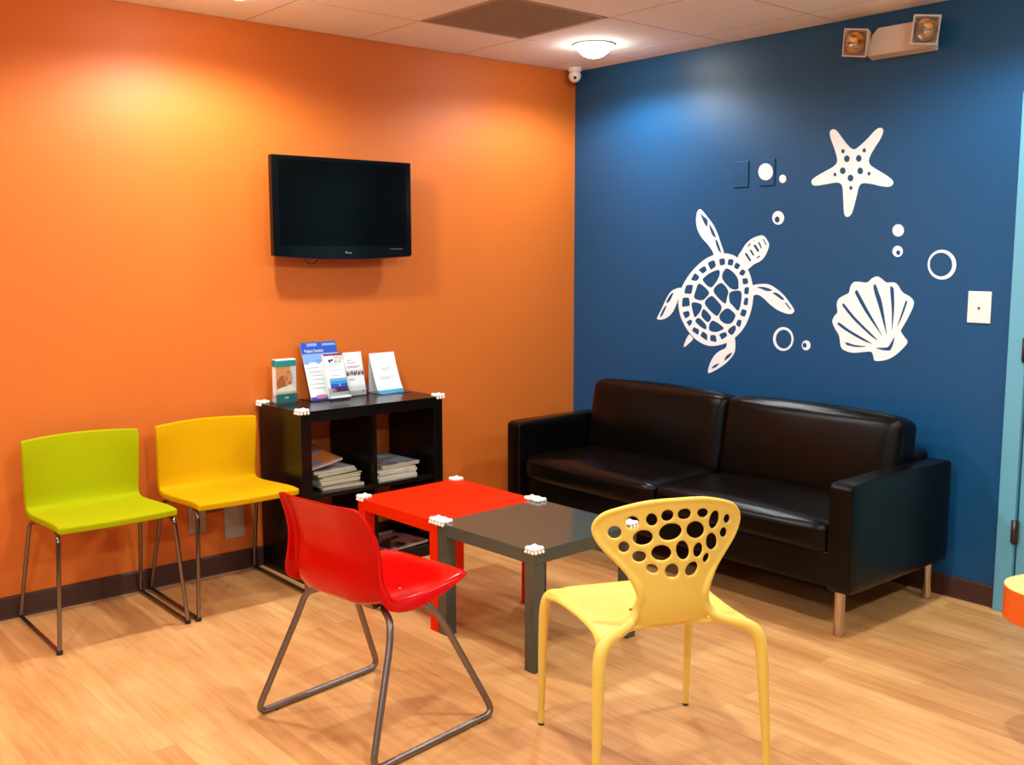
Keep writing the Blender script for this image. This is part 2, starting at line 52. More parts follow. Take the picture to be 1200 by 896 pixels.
BACK_HOLES = [[(-0.152,0.7283),(-0.1536,0.7209),(-0.1584,0.7149),(-0.1652,0.7115),(-0.1729,0.7112),(-0.1797,0.7143),(-0.1845,0.7201),(-0.1862,0.7274),(-0.1846,0.7348),(-0.18,0.7409),(-0.1732,0.7444),(-0.1656,0.7446),(-0.1587,0.7414),(-0.1538,0.7356)],[(-0.1054,0.7558),(-0.1071,0.7485),(-0.112,0.7426),(-0.1191,0.7394),(-0.127,0.7394),(-0.1341,0.7427),(-0.139,0.7486),(-0.1409,0.7559),(-0.1392,0.7632),(-0.1344,0.7692),(-0.1274,0.7724),(-0.1195,0.7724),(-0.1123,0.7691),(-0.1073,0.7632)],[(-0.0561,0.7666),(-0.0556,0.7589),(-0.0581,0.7521),(-0.0632,0.7474),(-0.0699,0.7458),(-0.0768,0.7476),(-0.0825,0.7525),(-0.0859,0.7595),(-0.0865,0.7671),(-0.084,0.774),(-0.079,0.7788),(-0.0724,0.7804),(-0.0655,0.7785),(-0.0597,0.7736)],[(-0.0092,0.7781),(-0.0085,0.7714),(-0.0114,0.765),(-0.0173,0.7602),(-0.025,0.758),(-0.0329,0.7587),(-0.0395,0.7623),(-0.0436,0.768),(-0.0443,0.7747),(-0.0415,0.7812),(-0.0358,0.786),(-0.0282,0.7883),(-0.0202,0.7875),(-0.0134,0.7839)],[(0.0457,0.7748),(0.0449,0.7683),(0.04,0.7628),(0.0321,0.7595),(0.0226,0.7588),(0.0137,0.761),(0.0069,0.7656),(0.0035,0.7718),(0.0042,0.7783),(0.0089,0.7839),(0.0166,0.7874),(0.0259,0.7881),(0.0351,0.7859),(0.0421,0.7811)],[(0.104,0.7679),(0.1022,0.7628),(0.0967,0.7592),(0.0888,0.7578),(0.08,0.7589),(0.0722,0.7622),(0.0668,0.7671),(0.0647,0.7727),(0.0665,0.7778),(0.0717,0.7815),(0.0794,0.7829),(0.0881,0.7819),(0.0961,0.7785),(0.1019,0.7735)],[(0.1425,0.7395),(0.1372,0.7296),(0.1295,0.723),(0.1209,0.7208),(0.1132,0.7236),(0.1079,0.7307),(0.1059,0.7409),(0.1076,0.7521),(0.1126,0.762),(0.1201,0.7688),(0.1286,0.7711),(0.1365,0.7683),(0.1421,0.761),(0.1443,0.7507)],[(0.188,0.736),(0.1854,0.7313),(0.1806,0.7284),(0.1745,0.7278),(0.1684,0.7297),(0.1634,0.7337),(0.1606,0.7389),(0.1603,0.7445),(0.1627,0.7492),(0.1674,0.7522),(0.1734,0.7528),(0.1796,0.751),(0.1847,0.747),(0.1877,0.7416)],[(0.1764,0.6978),(0.1737,0.6926),(0.1685,0.6894),(0.1621,0.6887),(0.1556,0.6908),(0.1504,0.6951),(0.1474,0.7008),(0.1472,0.7069),(0.1497,0.7121),(0.1547,0.7155),(0.161,0.7162),(0.1676,0.7142),(0.173,0.7098),(0.1761,0.704)],[(-0.1307,0.6872),(-0.132,0.6807),(-0.1359,0.6754),(-0.1416,0.6725),(-0.1478,0.6724),(-0.1535,0.6752),(-0.1575,0.6804),(-0.1589,0.6869),(-0.1576,0.6934),(-0.1538,0.6987),(-0.1482,0.7017),(-0.1419,0.7018),(-0.1362,0.6989),(-0.1322,0.6937)],[(-0.0675,0.7164),(-0.0689,0.7074),(-0.0754,0.6995),(-0.0858,0.6943),(-0.0978,0.6929),(-0.1091,0.6953),(-0.1174,0.7013),(-0.1213,0.7096),(-0.1199,0.7187),(-0.1136,0.7267),(-0.1036,0.732),(-0.0917,0.7336),(-0.0802,0.731),(-0.0716,0.7248)],[(0.0164,0.7319),(0.0161,0.7213),(0.009,0.7118),(-0.0033,0.705),(-0.0181,0.7024),(-0.0325,0.7042),(-0.0437,0.7102),(-0.0496,0.7194),(-0.0493,0.7299),(-0.0427,0.7397),(-0.031,0.7467),(-0.0165,0.7496),(-0.0018,0.7477),(0.01,0.7413)],[(0.0908,0.7211),(0.0881,0.7111),(0.0798,0.7039),(0.0679,0.7008),(0.0548,0.7024),(0.0432,0.7083),(0.0351,0.7174),(0.0321,0.728),(0.0346,0.738),(0.0423,0.7455),(0.0537,0.7488),(0.0667,0.7473),(0.0788,0.7413),(0.0875,0.7319)],[(0.1385,0.6807),(0.1367,0.6707),(0.131,0.6634),(0.1226,0.6603),(0.1133,0.6618),(0.1049,0.6677),(0.099,0.6768),(0.0968,0.6873),(0.0985,0.6973),(0.1038,0.7047),(0.1119,0.708),(0.1212,0.7066),(0.1298,0.7007),(0.1361,0.6914)],[(-0.0853,0.6594),(-0.0871,0.653),(-0.0922,0.6479),(-0.0997,0.6451),(-0.1079,0.6452),(-0.1154,0.6482),(-0.1205,0.6535),(-0.1224,0.66),(-0.1207,0.6665),(-0.1157,0.6717),(-0.1083,0.6746),(-0.1001,0.6744),(-0.0926,0.6714),(-0.0873,0.666)],[(-0.0131,0.6659),(-0.0159,0.6567),(-0.024,0.6497),(-0.0356,0.6463),(-0.0485,0.6471),(-0.06,0.6518),(-0.0679,0.6597),(-0.0708,0.6691),(-0.0682,0.6784),(-0.0605,0.6856),(-0.0492,0.6892),(-0.0364,0.6885),(-0.0246,0.6836),(-0.0163,0.6755)],[(0.0409,0.6711),(0.041,0.6592),(0.037,0.6496),(0.0298,0.6442),(0.0209,0.644),(0.0121,0.649),(0.0051,0.6582),(0.0012,0.6699),(0.0011,0.6817),(0.0049,0.6914),(0.0118,0.697),(0.0206,0.6973),(0.0295,0.6923),(0.0368,0.6829)],[(0.0857,0.6614),(0.0822,0.6534),(0.0763,0.6479),(0.0694,0.6461),(0.0626,0.6482),(0.0575,0.6538),(0.0549,0.6619),(0.0554,0.6708),(0.0588,0.6789),(0.0644,0.6844),(0.0714,0.6863),(0.0781,0.6842),(0.0834,0.6785),(0.0861,0.6703)],[(0.1075,0.6347),(0.1037,0.6302),(0.0989,0.6276),(0.094,0.6273),(0.0902,0.6293),(0.088,0.6334),(0.0879,0.6387),(0.0899,0.6441),(0.0936,0.6486),(0.0984,0.6512),(0.1032,0.6515),(0.1072,0.6494),(0.1094,0.6453),(0.1095,0.6401)],[(-0.0511,0.6167),(-0.0545,0.6129),(-0.0606,0.6114),(-0.068,0.6124),(-0.0753,0.6157),(-0.0811,0.6206),(-0.0842,0.6262),(-0.084,0.6315),(-0.0807,0.6353),(-0.0748,0.6369),(-0.0674,0.636),(-0.0601,0.6327),(-0.0542,0.6277),(-0.051,0.6219)],[(0.0103,0.6089),(0.0068,0.6007),(-0.0,0.5953),(-0.0088,0.5935),(-0.0176,0.5957),(-0.0249,0.6015),(-0.0292,0.6098),(-0.0297,0.6189),(-0.0263,0.6271),(-0.0197,0.6327),(-0.0111,0.6346),(-0.0022,0.6323),(0.0052,0.6264),(0.0097,0.618)],[(0.065,0.6039),(0.0574,0.5978),(0.0486,0.5949),(0.0403,0.5959),(0.0342,0.6004),(0.0314,0.6076),(0.0324,0.6162),(0.037,0.6244),(0.0443,0.6306),(0.0531,0.6336),(0.0615,0.6326),(0.0679,0.6279),(0.0709,0.6206),(0.0698,0.612)]]

# ------------------------------------------------------------------ helpers
def srgb(r, g, b):
    return tuple(((v/255)/12.92 if v/255 <= 0.04045 else ((v/255+0.055)/1.055)**2.4) for v in (r, g, b))

def mat(name, color, rough=0.5, metal=0.0, coat=0.0, noise=0.0, nscale=60.0, bump=0.0, bscale=300.0, spec=0.5,
        trans=0.0, emit=None, estr=0.0, stretch=None, coat_rough=0.1):
    m = bpy.data.materials.new(name)
    m.use_nodes = True
    nt = m.node_tree
    b = nt.nodes['Principled BSDF']
    b.inputs['Base Color'].default_value = (*color, 1)
    b.inputs['Roughness'].default_value = rough
    b.inputs['Metallic'].default_value = metal
    b.inputs['Specular IOR Level'].default_value = spec
    b.inputs['Coat Weight'].default_value = coat
    b.inputs['Coat Roughness'].default_value = coat_rough
    b.inputs['Transmission Weight'].default_value = trans
    if emit:
        b.inputs['Emission Color'].default_value = (*emit, 1)
        b.inputs['Emission Strength'].default_value = estr
    tc = nt.nodes.new('ShaderNodeTexCoord')
    mp = nt.nodes.new('ShaderNodeMapping')
    nt.links.new(tc.outputs['Object'], mp.inputs[0])
    if stretch:
        mp.inputs['Scale'].default_value = stretch
    if noise > 0:
        n = nt.nodes.new('ShaderNodeTexNoise')
        n.inputs['Scale'].default_value = nscale
        n.inputs['Detail'].default_value = 4
        nt.links.new(mp.outputs[0], n.inputs['Vector'])
        mx = nt.nodes.new('ShaderNodeMix')
        mx.data_type = 'RGBA'
        mx.inputs['A'].default_value = (*[c*(1-noise) for c in color], 1)
        mx.inputs['B'].default_value = (*[min(1, c*(1+noise)) for c in color], 1)
        nt.links.new(n.outputs['Fac'], mx.inputs['Factor'])
        nt.links.new(mx.outputs['Result'], b.inputs['Base Color'])
    if bump > 0:
        n2 = nt.nodes.new('ShaderNodeTexNoise')
        n2.inputs['Scale'].default_value = bscale
        n2.inputs['Detail'].default_value = 3
        nt.links.new(mp.outputs[0], n2.inputs['Vector'])
        bp = nt.nodes.new('ShaderNodeBump')
        bp.inputs['Strength'].default_value = bump
        bp.inputs['Distance'].default_value = 0.002
        nt.links.new(n2.outputs['Fac'], bp.inputs['Height'])
        nt.links.new(bp.outputs[0], b.inputs['Normal'])
    return m

def add_box(bm, c, s, rot=None, mi=0):
    m = Matrix.Translation(c)
    if rot is not None:
        m = m @ rot.to_matrix().to_4x4()
    m = m @ Matrix.Diagonal((*s, 1))
    r = bmesh.ops.create_cube(bm, size=1.0, matrix=m)
    vs = set(r['verts'])
    for f in {f for v in vs for f in v.link_faces}:
        f.material_index = mi
    return r['verts']

def add_cyl(bm, p0, p1, r0, r1=None, n=24, mi=0, caps=True):
    p0, p1 = Vector(p0), Vector(p1)
    d = p1-p0
    m = Matrix.Translation((p0+p1)/2) @ d.to_track_quat('Z', 'Y').to_matrix().to_4x4()
    r = bmesh.ops.create_cone(bm, cap_ends=caps, segments=n, radius1=r0, radius2=r0 if r1 is None else r1, depth=d.length, matrix=m)
    for f in {f for v in r['verts'] for f in v.link_faces}:
        f.material_index = mi
        f.smooth = len(f.verts) < 6
    return r['verts']

def add_sphere(bm, c, r, seg=12, mi=0, scale=(1, 1, 1)):
    m = Matrix.Translation(c) @ Matrix.Diagonal((*scale, 1))
    q = bmesh.ops.create_uvsphere(bm, u_segments=seg, v_segments=max(6, seg//2+2), radius=r, matrix=m)
    for f in {f for v in q['verts'] for f in v.link_faces}:
        f.material_index = mi
        f.smooth = True

def add_tube(bm, pts, radii, n=14, mi=0, cap=True):
    pts = [Vector(p) for p in pts]
    if not hasattr(radii, '__len__'):
        radii = [radii]*len(pts)
    rings = []
    up = None
    for i, p in enumerate(pts):
        t = (pts[min(i+1, len(pts)-1)]-pts[max(i-1, 0)]).normalized()
        if up is None:
            up = t.orthogonal().normalized()
        else:
            up = (up-t*up.dot(t)).normalized()
        s = t.cross(up)
        rings.append([bm.verts.new(p+(up*math.cos(a)+s*math.sin(a))*radii[i]) for a in [2*PI*k/n for k in range(n)]])
    for a, b in zip(rings, rings[1:]):
        for k in range(n):
            f = bm.faces.new((a[k], a[(k+1) % n], b[(k+1) % n], b[k]))
            f.smooth = True
            f.material_index = mi
    if cap:
        for rg in (rings[0], rings[-1]):
            f = bm.faces.new(rg)
            f.material_index = mi

def catmull(pts, n=6, closed=False):
    out = []
    N = len(pts)
    pts = [Vector(p) for p in pts]
    rng = range(N) if closed else range(N-1)
    for i in rng:
        p0 = pts[(i-1) % N] if closed or i > 0 else pts[0]
        p1, p2 = pts[i], pts[(i+1) % N]
        p3 = pts[(i+2) % N] if closed or i+2 < N else pts[-1]
        for k in range(n):
            t = k/n
            out.append(0.5*((2*p1)+(p2-p0)*t+(2*p0-5*p1+4*p2-p3)*t*t+(3*p1-p0-3*p2+p3)*t**3))
    if not closed:
        out.append(pts[-1])
    return out

def round_path(pts, r, n=6):
    pts = [Vector(p) for p in pts]
    out = [pts[0]]
    rr = r if hasattr(r, '__len__') else [r]*len(pts)
    for i in range(1, len(pts)-1):
        a, b, c = pts[i-1], pts[i], pts[i+1]
        d1, d2 = (a-b), (c-b)
        l = min(rr[i], d1.length*.49, d2.length*.49)
        s, e = b+d1.normalized()*l, b+d2.normalized()*l
        for k in range(n+1):
            t = k/n
            out.append((1-t)**2*s+2*t*(1-t)*b+t*t*e)
    out.append(pts[-1])
    return out

def obj(name, bm, mats, parent=None, loc=(0, 0, 0), rot=None, bevel=0.0, seg=3, smooth=False, subsurf=0, recalc=True):
    if recalc:
        bmesh.ops.recalc_face_normals(bm, faces=bm.faces)
    me = bpy.data.meshes.new(name)
    bm.to_mesh(me)
    bm.free()
    if not isinstance(mats, (list, tuple)):
        mats = [mats]
    for m in mats:
        me.materials.append(m)
    if smooth:
        for p in me.polygons:
            p.use_smooth = True
    o = bpy.data.objects.new(name, me)
    C.objects.link(o)
    o.location = loc
    if rot is not None:
        o.rotation_euler = rot
    if parent:
        o.parent = parent
    if bevel > 0:
        md = o.modifiers.new('bevel', 'BEVEL')
        md.width = bevel
        md.segments = seg
        md.limit_method = 'ANGLE'
        md.angle_limit = math.radians(40)
        md.harden_normals = False
        for p in me.polygons:
            p.use_smooth = True
        w = o.modifiers.new('wn', 'WEIGHTED_NORMAL')
        w.keep_sharp = False
    if subsurf:
        md = o.modifiers.new('sub', 'SUBSURF')
        md.levels = md.render_levels = subsurf
        for p in me.polygons:
            p.use_smooth = True
    return o

def thing(name, label, cat, loc=(0, 0, 0), rotz=0.0, group=None, rot=None):
    o = bpy.data.objects.new(name, None)
    o.empty_display_size = 0.1
    C.objects.link(o)
    o.location = loc
    o.rotation_euler = rot if rot is not None else (0, 0, rotz)
    tag(o, label, cat, group)
    return o

def tag(o, label, cat, group=None, kind=None):
    o['label'] = label
    o['category'] = cat
    if group:
        o['group'] = group
    if kind:
        o['kind'] = kind
    return o

def struct(name, bm, m, parent=None, label=None, **k):
    o = obj(name, bm, m, parent, **k)
    if not parent:
        o['kind'] = 'structure'
        if label:
            o['label'] = label
    return o

def dup(root, loc, rot=None, label=None, group=None):
    r = root.copy()
    C.objects.link(r)
    r.location = loc
    if rot is not None:
        r.rotation_euler = rot
    if label:
        r['label'] = label
    if group:
        r['group'] = group
    for ch in list(root.children):
        c = ch.copy()
        C.objects.link(c)
        c.parent = r
        for g in ch.children:
            d = g.copy()
            C.objects.link(d)
            d.parent = c
    return r

def evaluated(o):
    dg = bpy.context.evaluated_depsgraph_get()
    dg.update()
    return bpy.data.meshes.new_from_object(o.evaluated_get(dg), depsgraph=dg)

def split_mesh(me, groups, parent, m):
    """groups: list of (name, test(center)); first match wins. Keeps the smooth normals across the seams."""
    vn = [v.normal.copy() for v in me.vertices]
    co = [v.co.copy() for v in me.vertices]
    bins = [[] for _ in groups]
    for p in me.polygons:
        c = p.center
        for i, (n, t) in enumerate(groups):
            if t(c):
                bins[i].append(tuple(p.vertices))
                break
    res = []
    for (n, t), fs in zip(groups, bins):
        idx = {}
        vs, nn, ff = [], [], []
        for f in fs:
            q = []
            for v in f:
                if v not in idx:
                    idx[v] = len(vs)
                    vs.append(co[v])
                    nn.append(vn[v])
                q.append(idx[v])
            ff.append(q)
        nm = bpy.data.meshes.new(n)
        nm.from_pydata(vs, [], ff)
        nm.materials.append(m)
        for p in nm.polygons:
            p.use_smooth = True
        nm.normals_split_custom_set_from_vertices(nn)
        o = bpy.data.objects.new(n, nm)
        C.objects.link(o)
        o.parent = parent
        res.append(o)
    return res

def flat_shape(name, loops, depth, m, parent=None, smooth_loops=True, nsub=5, mapf=None):
    """a flat cut-out (first loop outer, the rest holes) with a thickness of its own, on the wall plane x=0"""
    cu = bpy.data.curves.new(name, 'CURVE')
    cu.dimensions = '2D'
    cu.fill_mode = 'BOTH'
    cu.extrude = depth/2
    for lp in loops:
        pts = [(p[0], p[1], 0) for p in lp]
        if smooth_loops and len(pts) > 4:
            pts = catmull(pts, nsub, True)
        elif smooth_loops:
            pts = round_path([tuple((Vector(pts[-1])+Vector(pts[0]))/2)]+pts+[tuple((Vector(pts[-1])+Vector(pts[0]))/2)], 0.012, 4)[:-1]
        sp = cu.splines.new('POLY')
        sp.points.add(len(pts)-1)
        for i, p in enumerate(pts):
            sp.points[i].co = (p[0], p[1], 0, 1)
        sp.use_cyclic_u = True
    t = bpy.data.objects.new('tmp', cu)
    C.objects.link(t)
    me = evaluated(t)
    bpy.data.objects.remove(t)
    for v in me.vertices:
        y, z, d = v.co.x, v.co.y, v.co.z
        v.co = mapf(y, z, d) if mapf else (-depth/2-d, y, z)
    bm = bmesh.new()
    bm.from_mesh(me)
    return obj(name, bm, m, parent)

def text_mesh(body, size, m, parent, mtx, name='lettering', depth=0.0004, xs=1.0):
    cu = bpy.data.curves.new(name, 'FONT')
    cu.body = body
    cu.size = size
    cu.extrude = depth/2
    cu.align_x = 'CENTER'
    cu.align_y = 'CENTER'
    cu.resolution_u = 2
    t = bpy.data.objects.new('tmp', cu)
    C.objects.link(t)
    me = evaluated(t)
    bpy.data.objects.remove(t)
    me.transform(mtx @ Matrix.Diagonal((xs, 1, 1, 1)))
    me.materials.clear()
    me.materials.append(m)
    o = bpy.data.objects.new(name, me)
    C.objects.link(o)
    o.parent = parent
    return o

# ------------------------------------------------------------------ materials
M_orange = mat('orange_paint', srgb(220, 114, 38), 0.5, noise=0.03, nscale=3, bump=0.10, bscale=220, spec=0.35)
M_blue = mat('blue_paint', srgb(18, 78, 122), 0.42, noise=0.03, nscale=3, bump=0.10, bscale=220, spec=0.36)
M_unseen_wall = mat('unseen_wall_grey', srgb(108, 116, 120), 0.7)  # grey for the unseen walls, darkened to cut ambient bounce
M_tile = mat('ceiling_tile', srgb(252, 250, 248), 0.9, noise=0.05, nscale=40, bump=0.5, bscale=160)
M_grid = mat('ceiling_grid', srgb(205, 190, 180), 0.6)
M_vent = mat('vent_grey', srgb(176, 160, 148), 0.8)
M_base = mat('baseboard_brown', srgb(68, 38, 30), 0.45)
M_caulk = mat('caulk', srgb(190, 150, 110), 0.7)
M_teal = mat('turquoise_paint', srgb(104, 172, 194), 0.4, bump=0.05)
M_gap = mat('door_gap', srgb(30, 50, 55), 0.8)
M_hinge = mat('hinge_metal', srgb(85, 75, 72), 0.35, metal=0.8)
M_white = mat('white_plastic', srgb(238, 236, 228), 0.4)
M_vinyl = mat('white_vinyl', srgb(253, 253, 252), 0.5)
M_guard = mat('white_foam', srgb(245, 240, 228), 0.6)
M_black = mat('black_brown_veneer', srgb(13, 10, 8), 0.25, spec=0.3, noise=0.15, nscale=8, stretch=(1, 12, 12))
M_tablered = mat('table_red', srgb(226, 38, 0), 0.55, spec=0.08)
M_tablegrey = mat('table_grey', srgb(72, 75, 64), 0.14, coat=0.08, coat_rough=0.04)
M_leather = mat('dark_brown_leather', srgb(10, 7, 5), 0.24, noise=0.12, nscale=6, bump=0.2, bscale=420, spec=0.18)
M_leg = mat('steel_leg', srgb(190, 178, 165), 0.18, metal=1.0)
M_green = mat('lime_fabric', srgb(170, 172, 0), 0.8, noise=0.05, nscale=200, bump=0.25, bscale=700, spec=0.08)
M_yellow = mat('yellow_fabric', srgb(216, 162, 0), 0.8, noise=0.05, nscale=200, bump=0.25, bscale=700, spec=0.08)
M_chrome = mat('chrome', srgb(135, 128, 128), 0.12, metal=1.0)
M_rubber = mat('dark_rubber', srgb(30, 26, 26), 0.6)
M_redplastic = mat('red_plastic', srgb(204, 0, 0), 0.2, coat=0.05, spec=0.22)
M_steel = mat('brushed_steel', srgb(140, 130, 125), 0.36, metal=0.9)
M_cream = mat('cream_yellow_plastic', srgb(240, 204, 92), 0.42, spec=0.4)
M_tvscreen = mat('tv_screen', srgb(5, 6, 6), 0.15, spec=0.14)
M_tvframe = mat('tv_frame', srgb(7, 7, 8), 0.15, coat=0.1, spec=0.3)
M_tvtrim = mat('tv_lower_trim', srgb(70, 25, 40), 0.25, coat=0.4)
M_tvgrey = mat('tv_grey_mark', srgb(120, 120, 125), 0.3)
M_paper = mat('white_paper', srgb(238, 240, 236), 0.6)
M_pages = mat('magazine_pages', srgb(206, 196, 172), 0.7, noise=0.15, nscale=40, stretch=(1, 1, 60))
M_acrylic = mat('clear_acrylic', (1, 1, 1), 0.03, trans=1.0)
M_emhouse = mat('light_housing', srgb(222, 206, 196), 0.5)
M_reflector = mat('lamp_reflector', srgb(228, 204, 172), 0.2, metal=1.0)
M_lens = mat('downlight_lens', (1, 1, 1), 0.5, emit=(1.0, 0.96, 0.88), estr=LENS_STRENGTH)
M_toporange = mat('orange_laminate', srgb(226, 96, 18), 0.4, noise=0.08, nscale=12)
M_topyellow = mat('pale_yellow_laminate', srgb(246, 214, 128), 0.4)
M_tape = mat('cover_plate_beige', srgb(176, 160, 148), 0.5)

def flat(name, r, g, b, rough=0.5):
    return mat(name, srgb(r, g, b), rough)

def floor_material():
    m = bpy.data.materials.new('vinyl_plank_floor')
    m.use_nodes = True
    nt = m.node_tree
    L = nt.links.new
    b = nt.nodes['Principled BSDF']
    tc = nt.nodes.new('ShaderNodeTexCoord')
    mp = nt.nodes.new('ShaderNodeMapping')
    mp.inputs['Rotation'].default_value = (0, 0, PI/2)
    L(tc.outputs['Object'], mp.inputs[0])
    br = nt.nodes.new('ShaderNodeTexBrick')
    br.offset = 0.37
    br.inputs['Scale'].default_value = 1.0
    br.inputs['Brick Width'].default_value = 0.92
    br.inputs['Row Height'].default_value = 0.076
    br.inputs['Mortar Size'].default_value = 0.0007
    br.inputs['Mortar Smooth'].default_value = 0.3
    br.inputs['Color1'].default_value = (*srgb(212, 154, 94), 1)
    br.inputs['Color2'].default_value = (*srgb(230, 178, 114), 1)
    br.inputs['Mortar'].default_value = (*srgb(198, 142, 86), 1)
    L(mp.outputs[0], br.inputs['Vector'])
    # long grain
    m2 = nt.nodes.new('ShaderNodeMapping')
    m2.inputs['Scale'].default_value = (22, 1.6, 1)
    L(tc.outputs['Object'], m2.inputs[0])
    n = nt.nodes.new('ShaderNodeTexNoise')
    n.inputs['Scale'].default_value = 1.6
    n.inputs['Detail'].default_value = 6
    n.inputs['Distortion'].default_value = 0.8
    L(m2.outputs[0], n.inputs['Vector'])
    rp = nt.nodes.new('ShaderNodeValToRGB')
    rp.color_ramp.elements[0].position = 0.36
    rp.color_ramp.elements[0].color = (0.86, 0.78, 0.70, 1)
    rp.color_ramp.elements[1].position = 0.62
    rp.color_ramp.elements[1].color = (1.05, 1.05, 1.05, 1)
    L(n.outputs['Fac'], rp.inputs[0])
    m3 = nt.nodes.new('ShaderNodeMapping')
    m3.inputs['Scale'].default_value = (9, 2.2, 1)
    L(tc.outputs['Object'], m3.inputs[0])
    n3 = nt.nodes.new('ShaderNodeTexNoise')
    n3.inputs['Scale'].default_value = 1.0
    n3.inputs['Detail'].default_value = 3
    L(m3.outputs[0], n3.inputs['Vector'])
    rp3 = nt.nodes.new('ShaderNodeValToRGB')
    rp3.color_ramp.elements[0].position = 0.35
    rp3.color_ramp.elements[0].color = (0.88, 0.80, 0.72, 1)
    rp3.color_ramp.elements[1].position = 0.65
    rp3.color_ramp.elements[1].color = (1.03, 1.03, 1.03, 1)
    L(n3.outputs['Fac'], rp3.inputs[0])
    mx = nt.nodes.new('ShaderNodeMix')
    mx.data_type = 'RGBA'
    mx.blend_type = 'MULTIPLY'
    mx.inputs['Factor'].default_value = 0.75
    L(br.outputs['Color'], mx.inputs['A'])
    L(rp.outputs[0], mx.inputs['B'])
    mx2 = nt.nodes.new('ShaderNodeMix')
    mx2.data_type = 'RGBA'
    mx2.blend_type = 'MULTIPLY'
    mx2.inputs['Factor'].default_value = 1.0
    L(mx.outputs['Result'], mx2.inputs['A'])
    L(rp3.outputs[0], mx2.inputs['B'])
    L(mx2.outputs['Result'], b.inputs['Base Color'])
    b.inputs['Roughness'].default_value = 0.38
    b.inputs['Specular IOR Level'].default_value = 0.4
    return m

# ------------------------------------------------------------------ room
XW, YS = -7.2, -7.2
DOOR0, DOOR1 = -2.575, -3.62
bm = bmesh.new(); add_box(bm, ((XW)/2, YS/2, -0.05), (-XW+0.3, -YS+0.3, 0.1))
struct('floor', bm, floor_material(), label='light wood plank floor')
bm = bmesh.new(); add_box(bm, (XW/2, 0.06, 1.3), (-XW+0.3, 0.12, 2.66))
struct('wall_back', bm, M_orange, label='orange painted wall behind the chairs')
bm = bmesh.new()
add_box(bm, (0.06, DOOR0/2, 1.3), (0.12, -DOOR0, 2.66))
add_box(bm, (0.06, (DOOR0+DOOR1)/2, 2.33), (0.12, abs(DOOR1-DOOR0), 0.6))
add_box(bm, (0.06, (DOOR1+YS)/2, 1.3), (0.12, abs(YS-DOOR1), 2.66))
struct('wall_right', bm, M_blue, label='dark blue painted wall behind the sofa')
bm = bmesh.new(); add_box(bm, (XW-0.06, YS/2, 1.3), (0.12, -YS+0.3, 2.66))
struct('wall_left', bm, M_unseen_wall)
bm = bmesh.new(); add_box(bm, (XW/2, YS-0.06, 1.3), (-XW+0.3, 0.12, 2.66))
struct('wall_front', bm, M_unseen_wall)

# ceiling: slab of tiles with a T-bar grid and one grey return-air panel
def ceiling():
    bm = bmesh.new()
    xs = [-0.243-0.61*i for i in range(-1, 13)]
    ys = [-0.50-0.61*i for i in range(-1, 13)]
    add_box(bm, (XW/2, YS/2, CEIL+0.05), (-XW+0.3, -YS+0.3, 0.08))
    for i in range(len(xs)-1):
        for j in range(len(ys)-1):
            x0, x1 = min(0, xs[i]), max(xs[i+1], XW)
            y0, y1 = min(0, ys[j]), max(ys[j+1], YS)
            if x0-x1 < 0.03 or y0-y1 < 0.03:
                continue
            if abs(xs[i]+0.853) < 0.01 and abs(ys[j]+0.50) < 0.01:
                continue
            add_box(bm, ((x0+x1)/2, (y0+y1)/2, CEIL+0.008), (x0-x1-0.010, y0-y1-0.010, 0.016))
    o = struct('ceiling', bm, M_tile, bevel=0.002, seg=1, label='suspended ceiling of pale square tiles')
    bm = bmesh.new()
    for x in xs:
        if XW < x < 0:
            add_box(bm, (x, YS/2, CEIL+0.0075), (0.02, -YS, 0.012))
    for y in ys:
        if YS < y < 0:
            add_box(bm, (XW/2, y, CEIL+0.0075), (-XW, 0.02, 0.0121))
    add_box(bm, (XW/2, -0.008, CEIL+0.0075), (-XW, 0.02, 0.0119))
    add_box(bm, (-0.008, YS/2, CEIL+0.0075), (0.02, -YS, 0.0118))
    struct('grid_bar', bm, M_grid, o)
    v = thing('return_air_panel', 'darker grey-brown square ventilation panel in the ceiling', 'vent', (-1.158, -0.805, CEIL))
    bm = bmesh.new()
    add_box(bm, (0, 0, 0.009), (0.588, 0.588, 0.006))
    obj('backing', bm, M_vent, v)
    bm = bmesh.new()
    for s in (-1, 1):
        add_box(bm, (s*0.286, 0, 0.005), (0.02, 0.592, 0.012))
        add_box(bm, (0, s*0.286, 0.005), (0.592, 0.02, 0.0121))
    obj('frame', bm, M_vent, v)
    bm = bmesh.new()
    for k in range(-17, 18):
        add_box(bm, (k*0.016, 0, 0.004), (0.0035, 0.56, 0.006))
        add_box(bm, (0, k*0.016, 0.004), (0.56, 0.0035, 0.0055))
    obj('grille', bm, M_vent, v)
ceiling()

# baseboards
def baseboard(name, a, b, axis, label):
    bm = bmesh.new()
    prof = [(0, 0), (0.016, 0), (0.013, 0.012), (0.011, 0.088), (0.007, 0.094), (0, 0.095)]
    r = []
    for t in (a, b):
        ring = []
        for d, z in prof:
            ring.append(bm.verts.new((t, -d, z) if axis == 'x' else (-d, t, z)))
        r.append(ring)
    n = len(prof)
    for k in range(n):
        bm.faces.new((r[0][k], r[0][(k+1) % n], r[1][(k+1) % n], r[1][k]))
    bm.faces.new(r[0]); bm.faces.new(r[1])
    struct(name, bm, M_base, label=label)
baseboard('baseboard_back', XW, -0.012, 'x', 'dark brown baseboard under the orange wall')
baseboard('baseboard_right', -0.0, DOOR0+0.002, 'y', 'dark brown baseboard under the blue wall')
bm = bmesh.new()
add_box(bm, (XW/2, -0.0175, 0.0015), (-XW-0.04, 0.004, 0.003))
add_box(bm, (-0.0175, DOOR0/2, 0.0015), (0.004, -DOOR0-0.02, 0.003))
struct('trim_1', bm, M_caulk, label='thin pale caulk line along the baseboards')

